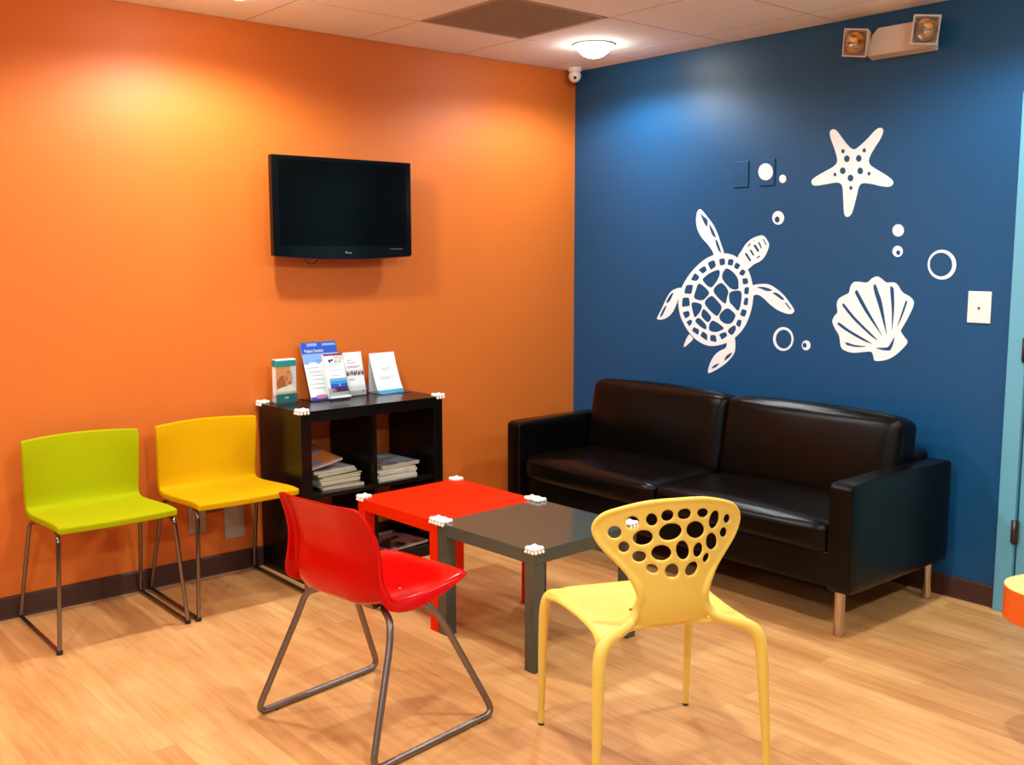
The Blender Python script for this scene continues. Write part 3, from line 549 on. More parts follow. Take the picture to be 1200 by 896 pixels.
# door: turquoise frame, slab and hinge
bm = bmesh.new()
add_box(bm, (-0.004, DOOR0-0.035, 1.06), (0.045, 0.07, 2.12))
add_box(bm, (-0.004, DOOR1+0.035, 1.06), (0.045, 0.07, 2.12))
add_box(bm, (-0.004, (DOOR0+DOOR1)/2, 2.085), (0.0451, abs(DOOR1-DOOR0), 0.07))
add_box(bm, (0.06, DOOR0-0.028, 1.04), (0.10, 0.056, 2.08))
add_box(bm, (0.06, DOOR1+0.028, 1.04), (0.10, 0.056, 2.08))
struct('trim_2', bm, M_teal, bevel=0.003, seg=2, label='turquoise door frame at the right edge')
bm = bmesh.new()
add_box(bm, (0.012, (DOOR0+DOOR1)/2, 1.02), (0.04, abs(DOOR1-DOOR0)-0.152, 2.02))
d1 = struct('door_1', bm, M_teal, bevel=0.003, seg=2, label='turquoise door at the right edge')
bm = bmesh.new(); add_box(bm, (0.07, (DOOR0+DOOR1)/2, 1.05), (0.03, abs(DOOR1-DOOR0)-0.02, 2.1))
struct('gap_backing', bm, M_gap, d1)
for hz in (0.35, 1.10, 1.83):
    bm = bmesh.new()
    add_cyl(bm, (-0.030, DOOR0-0.072, hz-0.05), (-0.030, DOOR0-0.072, hz+0.05), 0.008, n=14)
    add_box(bm, (-0.024, DOOR0-0.072, hz), (0.006, 0.03, 0.096))
    obj('hinge', bm, M_hinge, d1)

# ------------------------------------------------------------------ downlights
def downlight(x, y, label, watts, first=[None]):
    if first[0] is None:
        t = thing('ceiling_downlight', label, 'ceiling light', (x, y, CEIL), group='recessed ceiling downlights')
        bm = bmesh.new()
        n = 40
        prof = [(0.086, 0.002), (0.106, 0.002), (0.110, -0.002), (0.106, -0.006), (0.088, -0.007), (0.084, -0.003)]
        rings = [[bm.verts.new((r*math.cos(2*PI*k/n), r*math.sin(2*PI*k/n), z)) for k in range(n)] for r, z in prof]
        for i in range(len(prof)):
            a, b = rings[i], rings[(i+1) % len(prof)]
            for k in range(n):
                bm.faces.new((a[k], a[(k+1) % n], b[(k+1) % n], b[k]))
        obj('trim_ring', bm, M_white, t, smooth=True)
        bm = bmesh.new()
        rings = []
        for k in range(9):
            a = PI/2*k/8
            rings.append([bm.verts.new((0.086*math.cos(a)*math.cos(q*PI/20), 0.086*math.cos(a)*math.sin(q*PI/20), -0.003-0.064*math.sin(a))) for q in range(40)] if k < 8 else [bm.verts.new((0, 0, -0.067))])
        for a, c in zip(rings[:7], rings[1:8]):
            for k in range(40):
                bm.faces.new((a[k], a[(k+1) % 40], c[(k+1) % 40], c[k])).smooth = True
        for k in range(40):
            bm.faces.new((rings[7][k], rings[7][(k+1) % 40], rings[8][0])).smooth = True
        obj('lens', bm, M_lens, t)
        first[0] = t
    else:
        t = dup(first[0], (x, y, CEIL), label=label)
    ld = bpy.data.lights.new('downlight_bulb', 'SPOT')
    ld.energy = watts
    ld.color = LAMP_COLOR
    ld.spot_size = math.radians(166)
    ld.spot_blend = 0.42
    ld.shadow_soft_size = 0.055
    lo = bpy.data.objects.new('bulb', ld)
    C.objects.link(lo)
    lo.parent = t
    lo.location = (0, 0, -0.082)
    return t
LABS = ['round lit downlight in the ceiling near the room corner']
for i, (x, y) in enumerate(DOWNLIGHTS):
    downlight(x, y, LABS[0] if i == 0 else 'round lit ceiling downlight outside the picture', LAMP_W[i])

# ------------------------------------------------------------------ wall decals
def decal_turtle():
    t = thing('turtle_decal', 'white sea turtle decal swimming up the blue wall', 'wall decal', (-0.0003, -1.08, 1.28))
    for key, nm in (('carapace', 'carapace'), ('head', 'head'), ('flipper1', 'flipper'), ('flipper2', 'flipper'),
                    ('flipper3', 'flipper'), ('flipper4', 'flipper'), ('tail', 'tail')):
        flat_shape(nm, [[(y+1.08, z-1.28) for y, z in lp] for lp in TURTLE[key]], 0.0015 if key == 'carapace' else 0.0013, M_vinyl, t)
    return t
decal_turtle()
tag(flat_shape('starfish_decal', STAR, 0.0015, M_vinyl), 'white five-armed starfish decal with small round holes on the blue wall', 'wall decal')
tag(flat_shape('seashell_decal', SHELL, 0.0015, M_vinyl), 'white scallop shell decal with slots on the blue wall', 'wall decal')
BL = ['large solid white bubble dot stuck on the right blank wall plate',
      'small solid white bubble dot just right of the blank wall plates',
      'white bubble decal with small hole above the turtle head',
      'solid white bubble dot below the starfish, right of the turtle',
      'small white bubble decal with hole, under the solid dot above the shell',
      'big white ring bubble decal near the light switch plate',
      'white thin ring bubble decal below the turtle right flipper',
      'tiny white bubble decal with hole between the low ring and the shell']
for i, (b, l) in enumerate(zip(BUBBLES, BL)):
    o = flat_shape('bubble_decal', b, 0.0015, M_vinyl, nsub=2)
    if i == 0:
        o.location.x = -0.0066
    tag(o, l, 'wall decal', 'white bubble decals on the blue wall')

# ------------------------------------------------------------------ wall plates
def blank_plate(y, z, label):
    t = thing('blank_wall_plate', label, 'wall plate', (0, y, z), group='blue painted blank plates')
    bm = bmesh.new(); add_box(bm, (-0.003, 0, 0), (0.0055, 0.088, 0.128))
    obj('plate', bm, M_blue, t, bevel=0.002)
    for s in (-1, 1):
        bm = bmesh.new(); add_cyl(bm, (-0.0052, 0, s*0.045), (-0.0064, 0, s*0.045), 0.0035, n=12)
        obj('screw', bm, M_blue, t)
blank_plate(-1.2035, 1.878, 'empty blue painted blank plate left of the one with a bubble')
blank_plate(-1.358, 1.879, 'blue painted blank plate carrying the white bubble dot')
t = thing('switch_plate', 'white wall plate by the turquoise door frame', 'switch plate', (0, -2.439, 1.2635))
bm = bmesh.new(); add_box(bm, (-0.003, 0, 0), (0.0055, 0.098, 0.132))
obj('plate', bm, M_white, t, bevel=0.0025)
bm = bmesh.new(); add_cyl(bm, (-0.004, 0, -0.003), (-0.010, 0, -0.003), 0.0055, 0.0045, n=16)
obj('jack', bm, mat('brass_jack', srgb(150, 110, 70), 0.3, metal=0.8), t)
for s in (-1, 1):
    bm = bmesh.new(); add_cyl(bm, (-0.0052, 0, s*0.045), (-0.0064, 0, s*0.045), 0.003, n=12)
    obj('screw', bm, M_white, t)

# beige taped cover plates low on the orange wall
t = thing('cover_plate', 'beige cover plates and strip low on orange wall under yellow chair', 'wall plate', (0, 0, 0))
bm = bmesh.new(); add_box(bm, (-2.388, -0.006, 0.295), (0.082, 0.012, 0.155))
obj('left_plate', bm, M_tape, t, bevel=0.003)
bm = bmesh.new(); add_box(bm, (-2.210, -0.007, 0.255), (0.10, 0.014, 0.19))
obj('right_plate', bm, M_tape, t, bevel=0.003)
bm = bmesh.new(); add_box(bm, (-2.30, -0.004, 0.335), (0.10, 0.008, 0.07))
obj('bridge_strip', bm, mat('strip_mauve', srgb(120, 84, 78), 0.6), t, bevel=0.002)

# ------------------------------------------------------------------ emergency light
def emergency_light():
    t = thing('emergency_light', 'beige twin-head emergency light high on the blue wall', 'emergency light', (0, -2.03, 2.398))
    bm = bmesh.new()
    # body, front view outline (y to the left positive), wedge like profile
    out = [(0.135, -0.065), (0.115, 0.03), (0.085, 0.062), (-0.17, 0.062), (-0.175, -0.065)]
    b0 = [bm.verts.new((0, y, z)) for y, z in out]
    b1 = [bm.verts.new((-0.055, y*0.94, z*0.9+0.006)) for y, z in out]
    n = len(out)
    for k in range(n):
        bm.faces.new((b0[k], b0[(k+1) % n], b1[(k+1) % n], b1[k]))
    bm.faces.new(b0); bm.faces.new(b1)
    obj('housing', bm, M_emhouse, t, bevel=0.006)
    for (hy, hz, ry, rz) in ((0.150, 0.008, 0.16, 0.12), (-0.148, 0.014, 0.04, 0.74)):
        h = obj('lamp_head', head_bm(), M_emhouse, t, loc=(-0.085, hy, hz), rot=(ry, -0.22, rz), bevel=0.008)
        h.scale = (1.05, 1.08, 1.16)
        bm = bmesh.new()
        n = 28
        rings = []
        for r, x in ((0.040, -0.0385), (0.033, -0.028), (0.022, -0.018), (0.010, -0.012)):
            rings.append([bm.verts.new((x, r*math.cos(2*PI*k/n), r*math.sin(2*PI*k/n))) for k in range(n)])
        for a, b in zip(rings, rings[1:]):
            for k in range(n):
                bm.faces.new((a[k], a[(k+1) % n], b[(k+1) % n], b[k]))
        bm.faces.new(rings[-1])
        obj('reflector', bm, M_reflector, h, smooth=True)
        bm = bmesh.new(); add_sphere(bm, (-0.022, 0, 0), 0.007, 12)
        obj('bulb', bm, M_white, h)
        bm = bmesh.new(); add_box(bm, (-0.040, 0, 0), (0.004, 0.088, 0.088))
        obj('lens_cover', bm, M_acrylic, h, bevel=0.0015)
    for hy, hz in ((0.14, 0.008), (-0.14, 0.014)):
        bm = bmesh.new()
        add_cyl(bm, (-0.03, hy*0.8, hz), (-0.07, hy, hz), 0.014, n=16)
        obj('swivel', bm, M_emhouse, t)
    return t
def head_bm():
    bm = bmesh.new()
    vs = []
    for x, s in ((0.03, 0.036), (-0.038, 0.052)):
        vs.append([bm.verts.new((x, sy*s, sz*s)) for sy, sz in ((-1, -1), (1, -1), (1, 1), (-1, 1))])
    for k in range(4):
        bm.faces.new((vs[0][k], vs[0][(k+1) % 4], vs[1][(k+1) % 4], vs[1][k]))
    bm.faces.new(vs[0])
    # rim and inner well
    inn = [bm.verts.new((-0.038, sy*0.045, sz*0.045)) for sy, sz in ((-1, -1), (1, -1), (1, 1), (-1, 1))]
    bot = [bm.verts.new((-0.008, sy*0.030, sz*0.030)) for sy, sz in ((-1, -1), (1, -1), (1, 1), (-1, 1))]
    for k in range(4):
        bm.faces.new((vs[1][k], vs[1][(k+1) % 4], inn[(k+1) % 4], inn[k]))
        bm.faces.new((inn[k], inn[(k+1) % 4], bot[(k+1) % 4], bot[k]))
    bm.faces.new(bot)
    return bm
emergency_light()

# ------------------------------------------------------------------ security camera
t = thing('security_camera', 'small white ball security camera in the top room corner', 'security camera', (-0.10, -0.10, CEIL))
bm = bmesh.new(); add_cyl(bm, (0, 0, -0.022), (0, 0, 0.0), 0.036, 0.042, n=28)
obj('mount', bm, M_white, t, bevel=0.003)
bm = bmesh.new(); add_sphere(bm, (0, 0, -0.045), 0.036, 24)
ball = obj('ball_housing', bm, M_white, t)
dv = Vector((-0.62, -0.68, -0.38)).normalized()
bm = bmesh.new(); add_cyl(bm, Vector((0, 0, -0.045))+dv*0.033, Vector((0, 0, -0.045))+dv*0.0375, 0.009, n=18)
obj('lens', bm, M_rubber, ball)

# ------------------------------------------------------------------ television
def television():
    t = thing('wall_television', 'black flat screen television mounted on the orange wall', 'television', (-1.632, 0, 1.70))
    W2, zt, zb = 0.384, 0.238, -0.222
    yf = -0.112
    bm = bmesh.new()
    out = [(-W2, zt), (W2, zt), (W2, zb)] + [(W2-2*W2*k/16, zb-0.014*math.sin(PI*k/16)) for k in range(1, 16)] + [(-W2, zb)]
    a = [bm.verts.new((x, yf, z)) for x, z in out]
    b = [bm.verts.new((x, yf+0.035, z)) for x, z in out]
    n = len(out)
    for k in range(n):
        bm.faces.new((a[k], a[(k+1) % n], b[(k+1) % n], b[k]))
    bm.faces.new(a); bm.faces.new(b)
    fr = obj('bezel', bm, M_tvframe, t, bevel=0.004)
    bm = bmesh.new(); add_box(bm, (0, yf-0.0006, 0.022), (0.700, 0.002, 0.395))
    obj('screen', bm, M_tvscreen, t)
    bm = bmesh.new(); add_box(bm, (0, yf+0.055, 0.0), (0.60, 0.045, 0.36))
    obj('rear_housing', bm, M_tvframe, t, bevel=0.01)
    bm = bmesh.new(); add_box(bm, (0, -0.018, 0.0), (0.30, 0.034, 0.24))
    obj('wall_bracket', bm, M_rubber, t)
    bm = bmesh.new()
    pts = [(W2*0.98-2*W2*0.98*k/16, yf+0.006, zb-0.016*math.sin(PI*k/16)-0.002) for k in range(17)]
    add_tube(bm, pts, 0.0035, 8)
    obj('lower_trim', bm, M_tvtrim, t)
    bm = bmesh.new()
    add_cyl(bm, (0, yf+0.001, zb+0.016), (0, yf-0.002, zb+0.016), 0.006, n=16)
    add_box(bm, (0.02, yf-0.0002, zb+0.013), (0.018, 0.001, 0.006))
    obj('logo', bm, M_tvgrey, t)
    bm = bmesh.new()
    add_box(bm, (0.29, yf-0.0004, zb+0.032), (0.075, 0.0012, 0.002))  # grey bar drawn in for a reflection at the lower right
    obj('reflection_bar', bm, M_tvgrey, t)
    bm = bmesh.new()
    add_tube(bm, catmull([(-0.20, -0.055, -0.20), (-0.195, -0.062, -0.245), (-0.165, -0.064, -0.262), (-0.135, -0.062, -0.245), (-0.13, -0.055, -0.20)], 6), 0.0025, 8)
    obj('cable', bm, M_rubber, t)
television()

# ------------------------------------------------------------------ sofa
def soft_box(name, size, parent, loc, m, puff=0.012, bev=0.03, rot=None, seed=0):
    """leather cushion: rounded box with slightly crowned faces and small wrinkles"""
    sx, sy, sz = size
    bm = bmesh.new()
    add_box(bm, (0, 0, 0), size)
    bmesh.ops.subdivide_edges(bm, edges=bm.edges[:], cuts=17, use_grid_fill=True)
    hx, hy, hz = sx/2, sy/2, sz/2
    rnd = random.Random(seed)
    ph = [rnd.uniform(0, 6) for _ in range(6)]
    for v in bm.verts:
        x, y, z = v.co
        # round the box: clamp core then push to rounded surface
        r = bev
        cx = max(-hx+r, min(hx-r, x)); cy = max(-hy+r, min(hy-r, y)); cz = max(-hz+r, min(hz-r, z))
        d = Vector((x-cx, y-cy, z-cz))
        if d.length > 1e-6:
            m_ = max(abs(d.x), abs(d.y), abs(d.z))
            d = d.normalized()*m_
        v.co = Vector((cx, cy, cz))+d
        u, w, q = x/hx, y/hy, z/hz
        crown = puff
        if abs(q) > 0.999:
            v.co.z += math.copysign(crown*(1-u*u)*(1-w*w)+0.0015*math.sin(9*x/0.3+ph[0]+3*math.sin(1.4*y/0.3+ph[1]))*min(1, sx/0.3)*min(1, sy/0.3), q)
        if abs(u) > 0.999:
            v.co.x += math.copysign(crown*(1-q*q)*(1-w*w)+0.0015*math.sin(3.2*y/0.3+ph[2]+2*math.sin(2.5*z/0.3+ph[3]))*min(1, sy/0.3)*min(1, sz/0.3), u)
        if abs(w) > 0.999:
            v.co.y += math.copysign(crown*0.3*(1-q*q)*(1-u*u), w)
    return obj(name, bm, m, parent, loc=loc, rot=rot, smooth=True, subsurf=1)

def piping(name, size, r, parent, loc, m, x, rot=None):
    """thin welt running round a cushion face"""
    _, sy, sz = size
    hy, hz = sy/2-0.004, sz/2-0.004
    pts = round_path([(x, 0, hz), (x, hy, hz), (x, hy, -hz), (x, -hy, -hz), (x, -hy, hz), (x, 0, hz)], 0.035, 6)
    bm = bmesh.new(); add_tube(bm, pts, r, 8)
    return obj(name, bm, m, parent, loc=loc, rot=rot)

def sofa():
    t = thing('leather_sofa', 'dark brown two-seat leather sofa against the blue wall', 'sofa', (-0.46, -1.385, 0))
    X0, X1 = -0.385, 0.395     # front, back
    Y = 1.01                   # half length
    for s in (-1, 1):
        soft_box('arm', (X1-X0, 0.105, 0.435), t, ((X0+X1)/2, s*(Y-0.0525), 0.4025), M_leather, puff=0.004, bev=0.016, seed=3+s)
    soft_box('base', (X1-X0-0.03, 2*Y-0.2, 0.15), t, ((X0+X1)/2+0.01, 0, 0.265), M_leather, puff=0.003, bev=0.016)
    soft_box('backrest', (0.16, 2*Y-0.2, 0.46), t, (X1-0.09, 0, 0.43), M_leather, puff=0.003, bev=0.025)
    cy = (Y-0.107)/2
    for s in (-1, 1):
        c = soft_box('seat_cushion', (0.60, 2*cy-0.004, 0.135), t, (X0+0.31, s*cy, 0.385), M_leather, puff=0.016, bev=0.042, seed=7+s)
        soft_box('back_cushion', (0.17, 2*cy+0.0, 0.40), t, (0.185, s*cy-0.005, 0.605), M_leather, puff=0.018, bev=0.045,
                 rot=(0, math.radians(10), 0), seed=11+s)
    for sx, sy in ((X0+0.065, 1), (X0+0.065, -1), (X1-0.03, 1), (X1-0.03, -1)):
        bm = bmesh.new()
        add_cyl(bm, (sx, sy*(Y-0.075), 0), (sx, sy*(Y-0.075), 0.19), 0.021, n=28)
        obj('leg', bm, M_leg, t, bevel=0.002, seg=2)
    return t
sofa()

# ------------------------------------------------------------------ shelf unit
SH = Matrix.Translation((-2.0733, -0.0212, 0)) @ Matrix.Rotation(0.0177, 4, 'Z')
def shw(x, y, z):
    return tuple(SH @ Vector((x, y, z)))
def shelf_unit():
    t = thing('shelf_unit', 'low black-brown open shelf unit with four compartments by the orange wall', 'shelf', (-2.0733, -0.0212, 0), 0.0177)
    Wd, D, H = 0.79, 0.39, 0.79
    def pn(name, x0, x1, z0, z1, y0=-D, y1=0.0):
        bm = bmesh.new(); add_box(bm, ((x0+x1)/2, (y0+y1)/2, (z0+z1)/2), (x1-x0, y1-y0, z1-z0))
        return obj(name, bm, M_black, t, bevel=0.0015, seg=2)
    pn('top_panel', 0, Wd, H-0.052, H)
    pn('bottom_panel', 0, Wd, 0, 0.052)
    pn('side_panel', 0, 0.052, 0.0521, H-0.0521)
    pn('side_panel', Wd-0.052, Wd, 0.0521, H-0.0521)
    pn('divider', 0.386, 0.404, 0.0521, H-0.0521, -D+0.004)
    pn('shelf_board', 0.0521, 0.3859, 0.385, 0.405, -D+0.002)
    pn('shelf_board', 0.4041, Wd-0.0521, 0.385, 0.405, -D+0.002)
    return t
shelf_unit()

# ------------------------------------------------------------------ white scalloped corner guards
_guard = []
def guard(p, ang, label, group):
    if not _guard:
        bm = bmesh.new()
        for i in range(3):
            for j in range(3):
                add_sphere(bm, (0.002+i*0.017-0.004, 0.002+j*0.017-0.004, 0.004 + (0.002 if (i+j) % 2 == 0 else 0)), 0.0105, 14,
                           scale=(1, 1, 0.85))
        add_box(bm, (0.015, 0.015, 0.003), (0.034, 0.034, 0.008))
        for k in range(3):
            add_sphere(bm, (-0.0085, 0.0+k*0.017, -0.006), 0.0065, 12)
            add_sphere(bm, (0.0+k*0.017, -0.0085, -0.006), 0.0065, 12)
        o = obj('corner_guard', bm, M_guard)
        _guard.append(o)
    else:
        o = _guard[0].copy()
        C.objects.link(o)
    o.location = p
    o.rotation_euler = (0, 0, ang)
    tag(o, label, 'corner guard', group)
SA = 0.0177
guard(shw(0.0, -0.39, 0.79), SA, 'white scalloped corner guard on the shelf front left corner', 'corner guards on the shelf')
guard(shw(0.0, 0.0, 0.79), SA-PI/2, 'white scalloped corner guard on the shelf rear left corner', 'corner guards on the shelf')
guard(shw(0.79, -0.39, 0.79), SA+PI/2, 'white scalloped corner guard on the shelf front right corner', 'corner guards on the shelf')

# ------------------------------------------------------------------ two square tables
TA = 0.0351
def square_table(name, label, m, v0):
    TM = Matrix.Translation((-1.9565, -1.2752, 0)) @ Matrix.Rotation(TA, 4, 'Z')
    p = TM @ Vector((0.275, v0+0.275, 0))
    t = thing(name, label, 'table', p, TA)
    bm = bmesh.new(); add_box(bm, (0, 0, 0.425), (0.548, 0.548, 0.05))
    obj('tabletop', bm, m, t, bevel=0.0015, seg=2)
    for sx in (-1, 1):
        for sy in (-1, 1):
            bm = bmesh.new(); add_box(bm, (sx*0.2485, sy*0.2485, 0.1999), (0.05, 0.05, 0.3998))
            obj('leg', bm, m, t, bevel=0.0015, seg=2)
    for sx, sy in ((-1, -1), (1, -1), (1, 1), (-1, 1)):
        q = Matrix.Translation(p) @ Matrix.Rotation(TA, 4, 'Z') @ Vector((sx*0.270, sy*0.270, 0.45))
        ang = {(-1, -1): 0, (1, -1): PI/2, (1, 1): PI, (-1, 1): -PI/2}[(sx, sy)]
        c = 'red' if m is M_tablered else 'dark grey'
        wh = {(-1, -1): 'near left', (1, -1): 'near right', (1, 1): 'far right', (-1, 1): 'far left'}[(sx, sy)]
        if m is M_tablered:
            wh = {(-1, -1): 'front joint corner, nearest the red chair', (1, -1): 'joint corner nearest the sofa',
                  (1, 1): 'rear corner nearest the orange wall', (-1, 1): 'left corner nearest the shelf unit'}[(sx, sy)]
        else:
            wh = {(-1, -1): 'front corner nearest the viewer', (1, -1): 'corner seen through the cream chair back',
                  (1, 1): 'joint corner nearest the sofa', (-1, 1): 'front joint corner, nearest the red chair'}[(sx, sy)]
        guard(q, TA+ang, 'white scalloped guard on the %s table %s' % (c, wh), 'corner guards on the tables')
    return t
square_table('side_table', 'low square red table beside the dark grey one', M_tablered, 0.0)
square_table('side_table', 'low square glossy dark grey table in front of the sofa', M_tablegrey, -0.55)

# ------------------------------------------------------------------ padded shell chairs on chrome sled frames
def padded_chair(name, label, m, loc, rotz):
    t = thing(name, label, 'chair', loc, rotz, group='padded chairs along the orange wall')
    # local: faces -y; origin on the floor under the chair centre
    prof = catmull([(-0.262, 0.449), (-0.20, 0.452), (-0.08, 0.445), (0.05, 0.436), (0.125, 0.436), (0.168, 0.455), (0.188, 0.50), (0.196, 0.58), (0.206, 0.68), (0.215, 0.755)], 5)
    prof = [Vector((p[0], p[1])) for p in prof]
    nu = 15
    th = 0.028
    bm = bmesh.new()
    L = len(prof)
    grid = {0: [], 1: []}
    for i, p in enumerate(prof):
        a = prof[max(0, i-1)]; b = prof[min(L-1, i+1)]
        tg = (b-a).normalized()
        nr = Vector((-tg.y, tg.x))     # up from the seat, forward from the back
        back = max(0.0, min(1.0, (p.y-0.455)/0.25))
        wdt = 0.228 + 0.006*back
        for side in (0, 1):
            row = []
            for k in range(nu):
                u = -1+2*k/(nu-1)
                curve = 0.046*back*u*u + 0.004*u*u
                q = p + nr*(curve + (th if side else 0))
                row.append(bm.verts.new((u*wdt, q.x, q.y-0.012*back*back*u*u)))
            grid[side].append(row)
    def quad(a, b, c, d):
        bm.faces.new((a, b, c, d))
    for side in (0, 1):
        g = grid[side]
        for i in range(L-1):
            for k in range(nu-1):
                quad(g[i][k], g[i][k+1], g[i+1][k+1], g[i+1][k])
    for i in range(L-1):
        for k in (0, nu-1):
            quad(grid[0][i][k], grid[0][i+1][k], grid[1][i+1][k], grid[1][i][k])
    for k in range(nu-1):
        for i in (0, L-1):
            quad(grid[0][i][k], grid[0][i][k+1], grid[1][i][k+1], grid[1][i][k])
    tmp = obj('tmp', bm, m, smooth=True)
    md = tmp.modifiers.new('b', 'BEVEL'); md.width = 0.009; md.segments = 3; md.limit_method = 'ANGLE'; md.angle_limit = math.radians(50)
    md = tmp.modifiers.new('s', 'SUBSURF'); md.levels = 1; md.render_levels = 1
    me = evaluated(tmp)
    bpy.data.objects.remove(tmp)
    split_mesh(me, [('backrest', lambda c: c.y+0.9*(c.z-0.47) > 0.155), ('seat', lambda c: True)], t, m)
    # sled frames
    for s in (-1, 1):
        bm = bmesh.new()
        pts = [(s*0.205, -0.16, 0.440), (s*0.222, -0.235, 0.440), (s*0.249, -0.268, 0.009), (s*0.249, 0.245, 0.009), (s*0.222, 0.13, 0.425), (s*0.19, 0.05, 0.432)]
        pts = round_path(pts, [0, 0.03, 0.018, 0.018, 0.03, 0], 6)
        add_tube(bm, pts, 0.0085, 14)
        f = obj('sled_frame', bm, M_chrome, t)
        bm = bmesh.new()
        add_box(bm, (s*0.249, -0.264, 0.010), (0.022, 0.022, 0.020))
        obj('foot_cap', bm, M_rubber, f, bevel=0.005)
    bm = bmesh.new()
    for y in (-0.16, 0.05):
        add_tube(bm, [(-0.205, y, 0.434), (0.205, y, 0.434)], 0.0075, 12)
    obj('cross_tube', bm, M_chrome, t)
    return t
padded_chair('padded_chair', 'lime green padded chair on chrome sled frame at far left', M_green, (-2.917, -0.268, 0), 0.0)
padded_chair('padded_chair', 'yellow padded chair with chrome sled frame beside the shelf unit', M_yellow, (-2.374, -0.268, 0), 0.0)

# ------------------------------------------------------------------ red plastic shell chair
def red_chair():
    t = thing('plastic_shell_chair', 'glossy red plastic shell chair with grey steel sled legs', 'chair', (-2.55, -1.735, 0), math.radians(8))
    # local: faces +x.  profile of the centre line (x, z)
    cp = [(0.246, 0.452), (0.243, 0.468), (0.215, 0.476), (0.155, 0.470), (0.06, 0.450), (-0.04, 0.436), (-0.115, 0.434), (-0.162, 0.452), (-0.182, 0.492),
          (-0.182, 0.54), (-0.176, 0.60), (-0.186, 0.66), (-0.206, 0.715), (-0.222, 0.750), (-0.231, 0.756)]
    sk = [0.004, 0.006, 0.010, 0.020, 0.034, 0.040, 0.042, 0.044, 0.042, 0.036, 0.030, 0.026, 0.020, 0.014, 0.008]
    wd = [0.166, 0.180, 0.193, 0.200, 0.206, 0.212, 0.220, 0.222, 0.216, 0.206, 0.199, 0.193, 0.184, 0.174, 0.166]
    ed = [-0.004, -0.004, -0.006, -0.002, 0.010, 0.024, 0.044, 0.056, 0.058, 0.052, 0.044, 0.040, 0.032, 0.026, 0.024]
    n = 3
    P = catmull([(a, b, 0) for a, b in cp], n)
    Wd = [v.x for v in catmull([(a, 0, 0) for a in wd], n)]
    Ed = [v.x for v in catmull([(a, 0, 0) for a in ed], n)]
    Sk = [v.x for v in catmull([(a, 0, 0) for a in sk], n)]
    L = len(P)
    bm = bmesh.new()
    us = [-1.0+2*k/26 for k in range(27)]
    rows = []
    for i, p in enumerate(P):
        a, b = P[max(0, i-1)], P[min(L-1, i+1)]
        tg = (b-a).normalized()
        nr = Vector((tg.y, -tg.x, 0))         # above the seat / in front of the back
        if i < 4:
            nr = Vector((0.05, 1, 0)).normalized()
        if i > L-9:
            a, b = P[L-10], P[L-8]
            tg = (b-a).normalized()
            nr = Vector((tg.y, -tg.x, 0))
        fo = min(1.0, 0.25+i/14)
        row = []
        # rolled rim: outermost ring turns outwards and back
        row.append((-Wd[i]-0.016*fo, p+nr*(Ed[i]-Sk[i])))
        row.append((-Wd[i]-0.013*fo, p+nr*(Ed[i]-Sk[i]*0.55)))
        row.append((-Wd[i]-0.007*fo, p+nr*(Ed[i]-0.006)))
        for u in us:
            e = abs(u)
            lift = Ed[i]*(max(0, e-0.35)/0.65)**2.2
            row.append((u*Wd[i], p+nr*lift))
        row.append((Wd[i]+0.007*fo, p+nr*(Ed[i]-0.006)))
        row.append((Wd[i]+0.013*fo, p+nr*(Ed[i]-Sk[i]*0.55)))
        row.append((Wd[i]+0.016*fo, p+nr*(Ed[i]-Sk[i])))
        rr = []
        for y, q in row:
            # bow of the front lip and the top edge
            uu = min(1, abs(y)/Wd[i])
            x, z = q.x, q.y
            if i > L*0.62:
                w = (i-L*0.62)/(L*0.38)
                z -= 0.012*w*uu**4
            rr.append(bm.verts.new((x, -y, z)))
        rows.append(rr)
    for a, b in zip(rows, rows[1:]):
        for k in range(len(a)-1):
            bm.faces.new((a[k], a[k+1], b[k+1], b[k]))
    tmp = obj('tmp', bm, M_redplastic, smooth=True)
    md = tmp.modifiers.new('so', 'SOLIDIFY'); md.thickness = 0.006; md.offset = 0
    md = tmp.modifiers.new('s', 'SUBSURF'); md.levels = 1; md.render_levels = 1
    me = evaluated(tmp)
    bpy.data.objects.remove(tmp)
    split_mesh(me, [('backrest', lambda c: c.z-0.42 > (c.x+0.15)*1.2 and c.x < 0), ('seat', lambda c: True)], t, M_redplastic)
    for s in (-1, 1):
        bm = bmesh.new()
        pts = [(-0.085, s*0.150, 0.420), (-0.105, s*0.205, 0.400), (-0.125, s*0.222, 0.33), (-0.255, s*0.285, 0.011), (0.262, s*0.285, 0.011),
               (0.10, s*0.215, 0.350), (0.055, s*0.190, 0.414), (0.03, s*0.150, 0.428)]
        pts = round_path(pts, [0, 0.03, 0.03, 0.045, 0.045, 0.03, 0.03, 0], 7)
        add_tube(bm, pts, 0.0108, 16)
        f = obj('sled_frame', bm, M_steel, t)
        for x in (-0.18, 0.19):
            bm = bmesh.new(); add_cyl(bm, (x, s*0.285, 0.0), (x, s*0.285, 0.008), 0.009, n=14)
            obj('glide', bm, M_rubber, f)
    bm = bmesh.new()
    add_tube(bm, [(-0.085, -0.16, 0.420), (-0.085, 0.16, 0.420)], 0.0105, 12)
    add_tube(bm, [(0.03, -0.16, 0.428), (0.03, 0.16, 0.428)], 0.0105, 12)
    for s in (-1, 1):
        add_box(bm, (-0.03, s*0.12, 0.429), (0.17, 0.035, 0.012))
    obj('seat_support', bm, M_steel, t)
    for s in (-1, 1):
        bm = bmesh.new()
        add_sphere(bm, (0.02, s*0.11, 0.4485), 0.006, 10, scale=(1, 1, 0.4))
        obj('rivet', bm, M_steel, t)
    return t
red_chair()

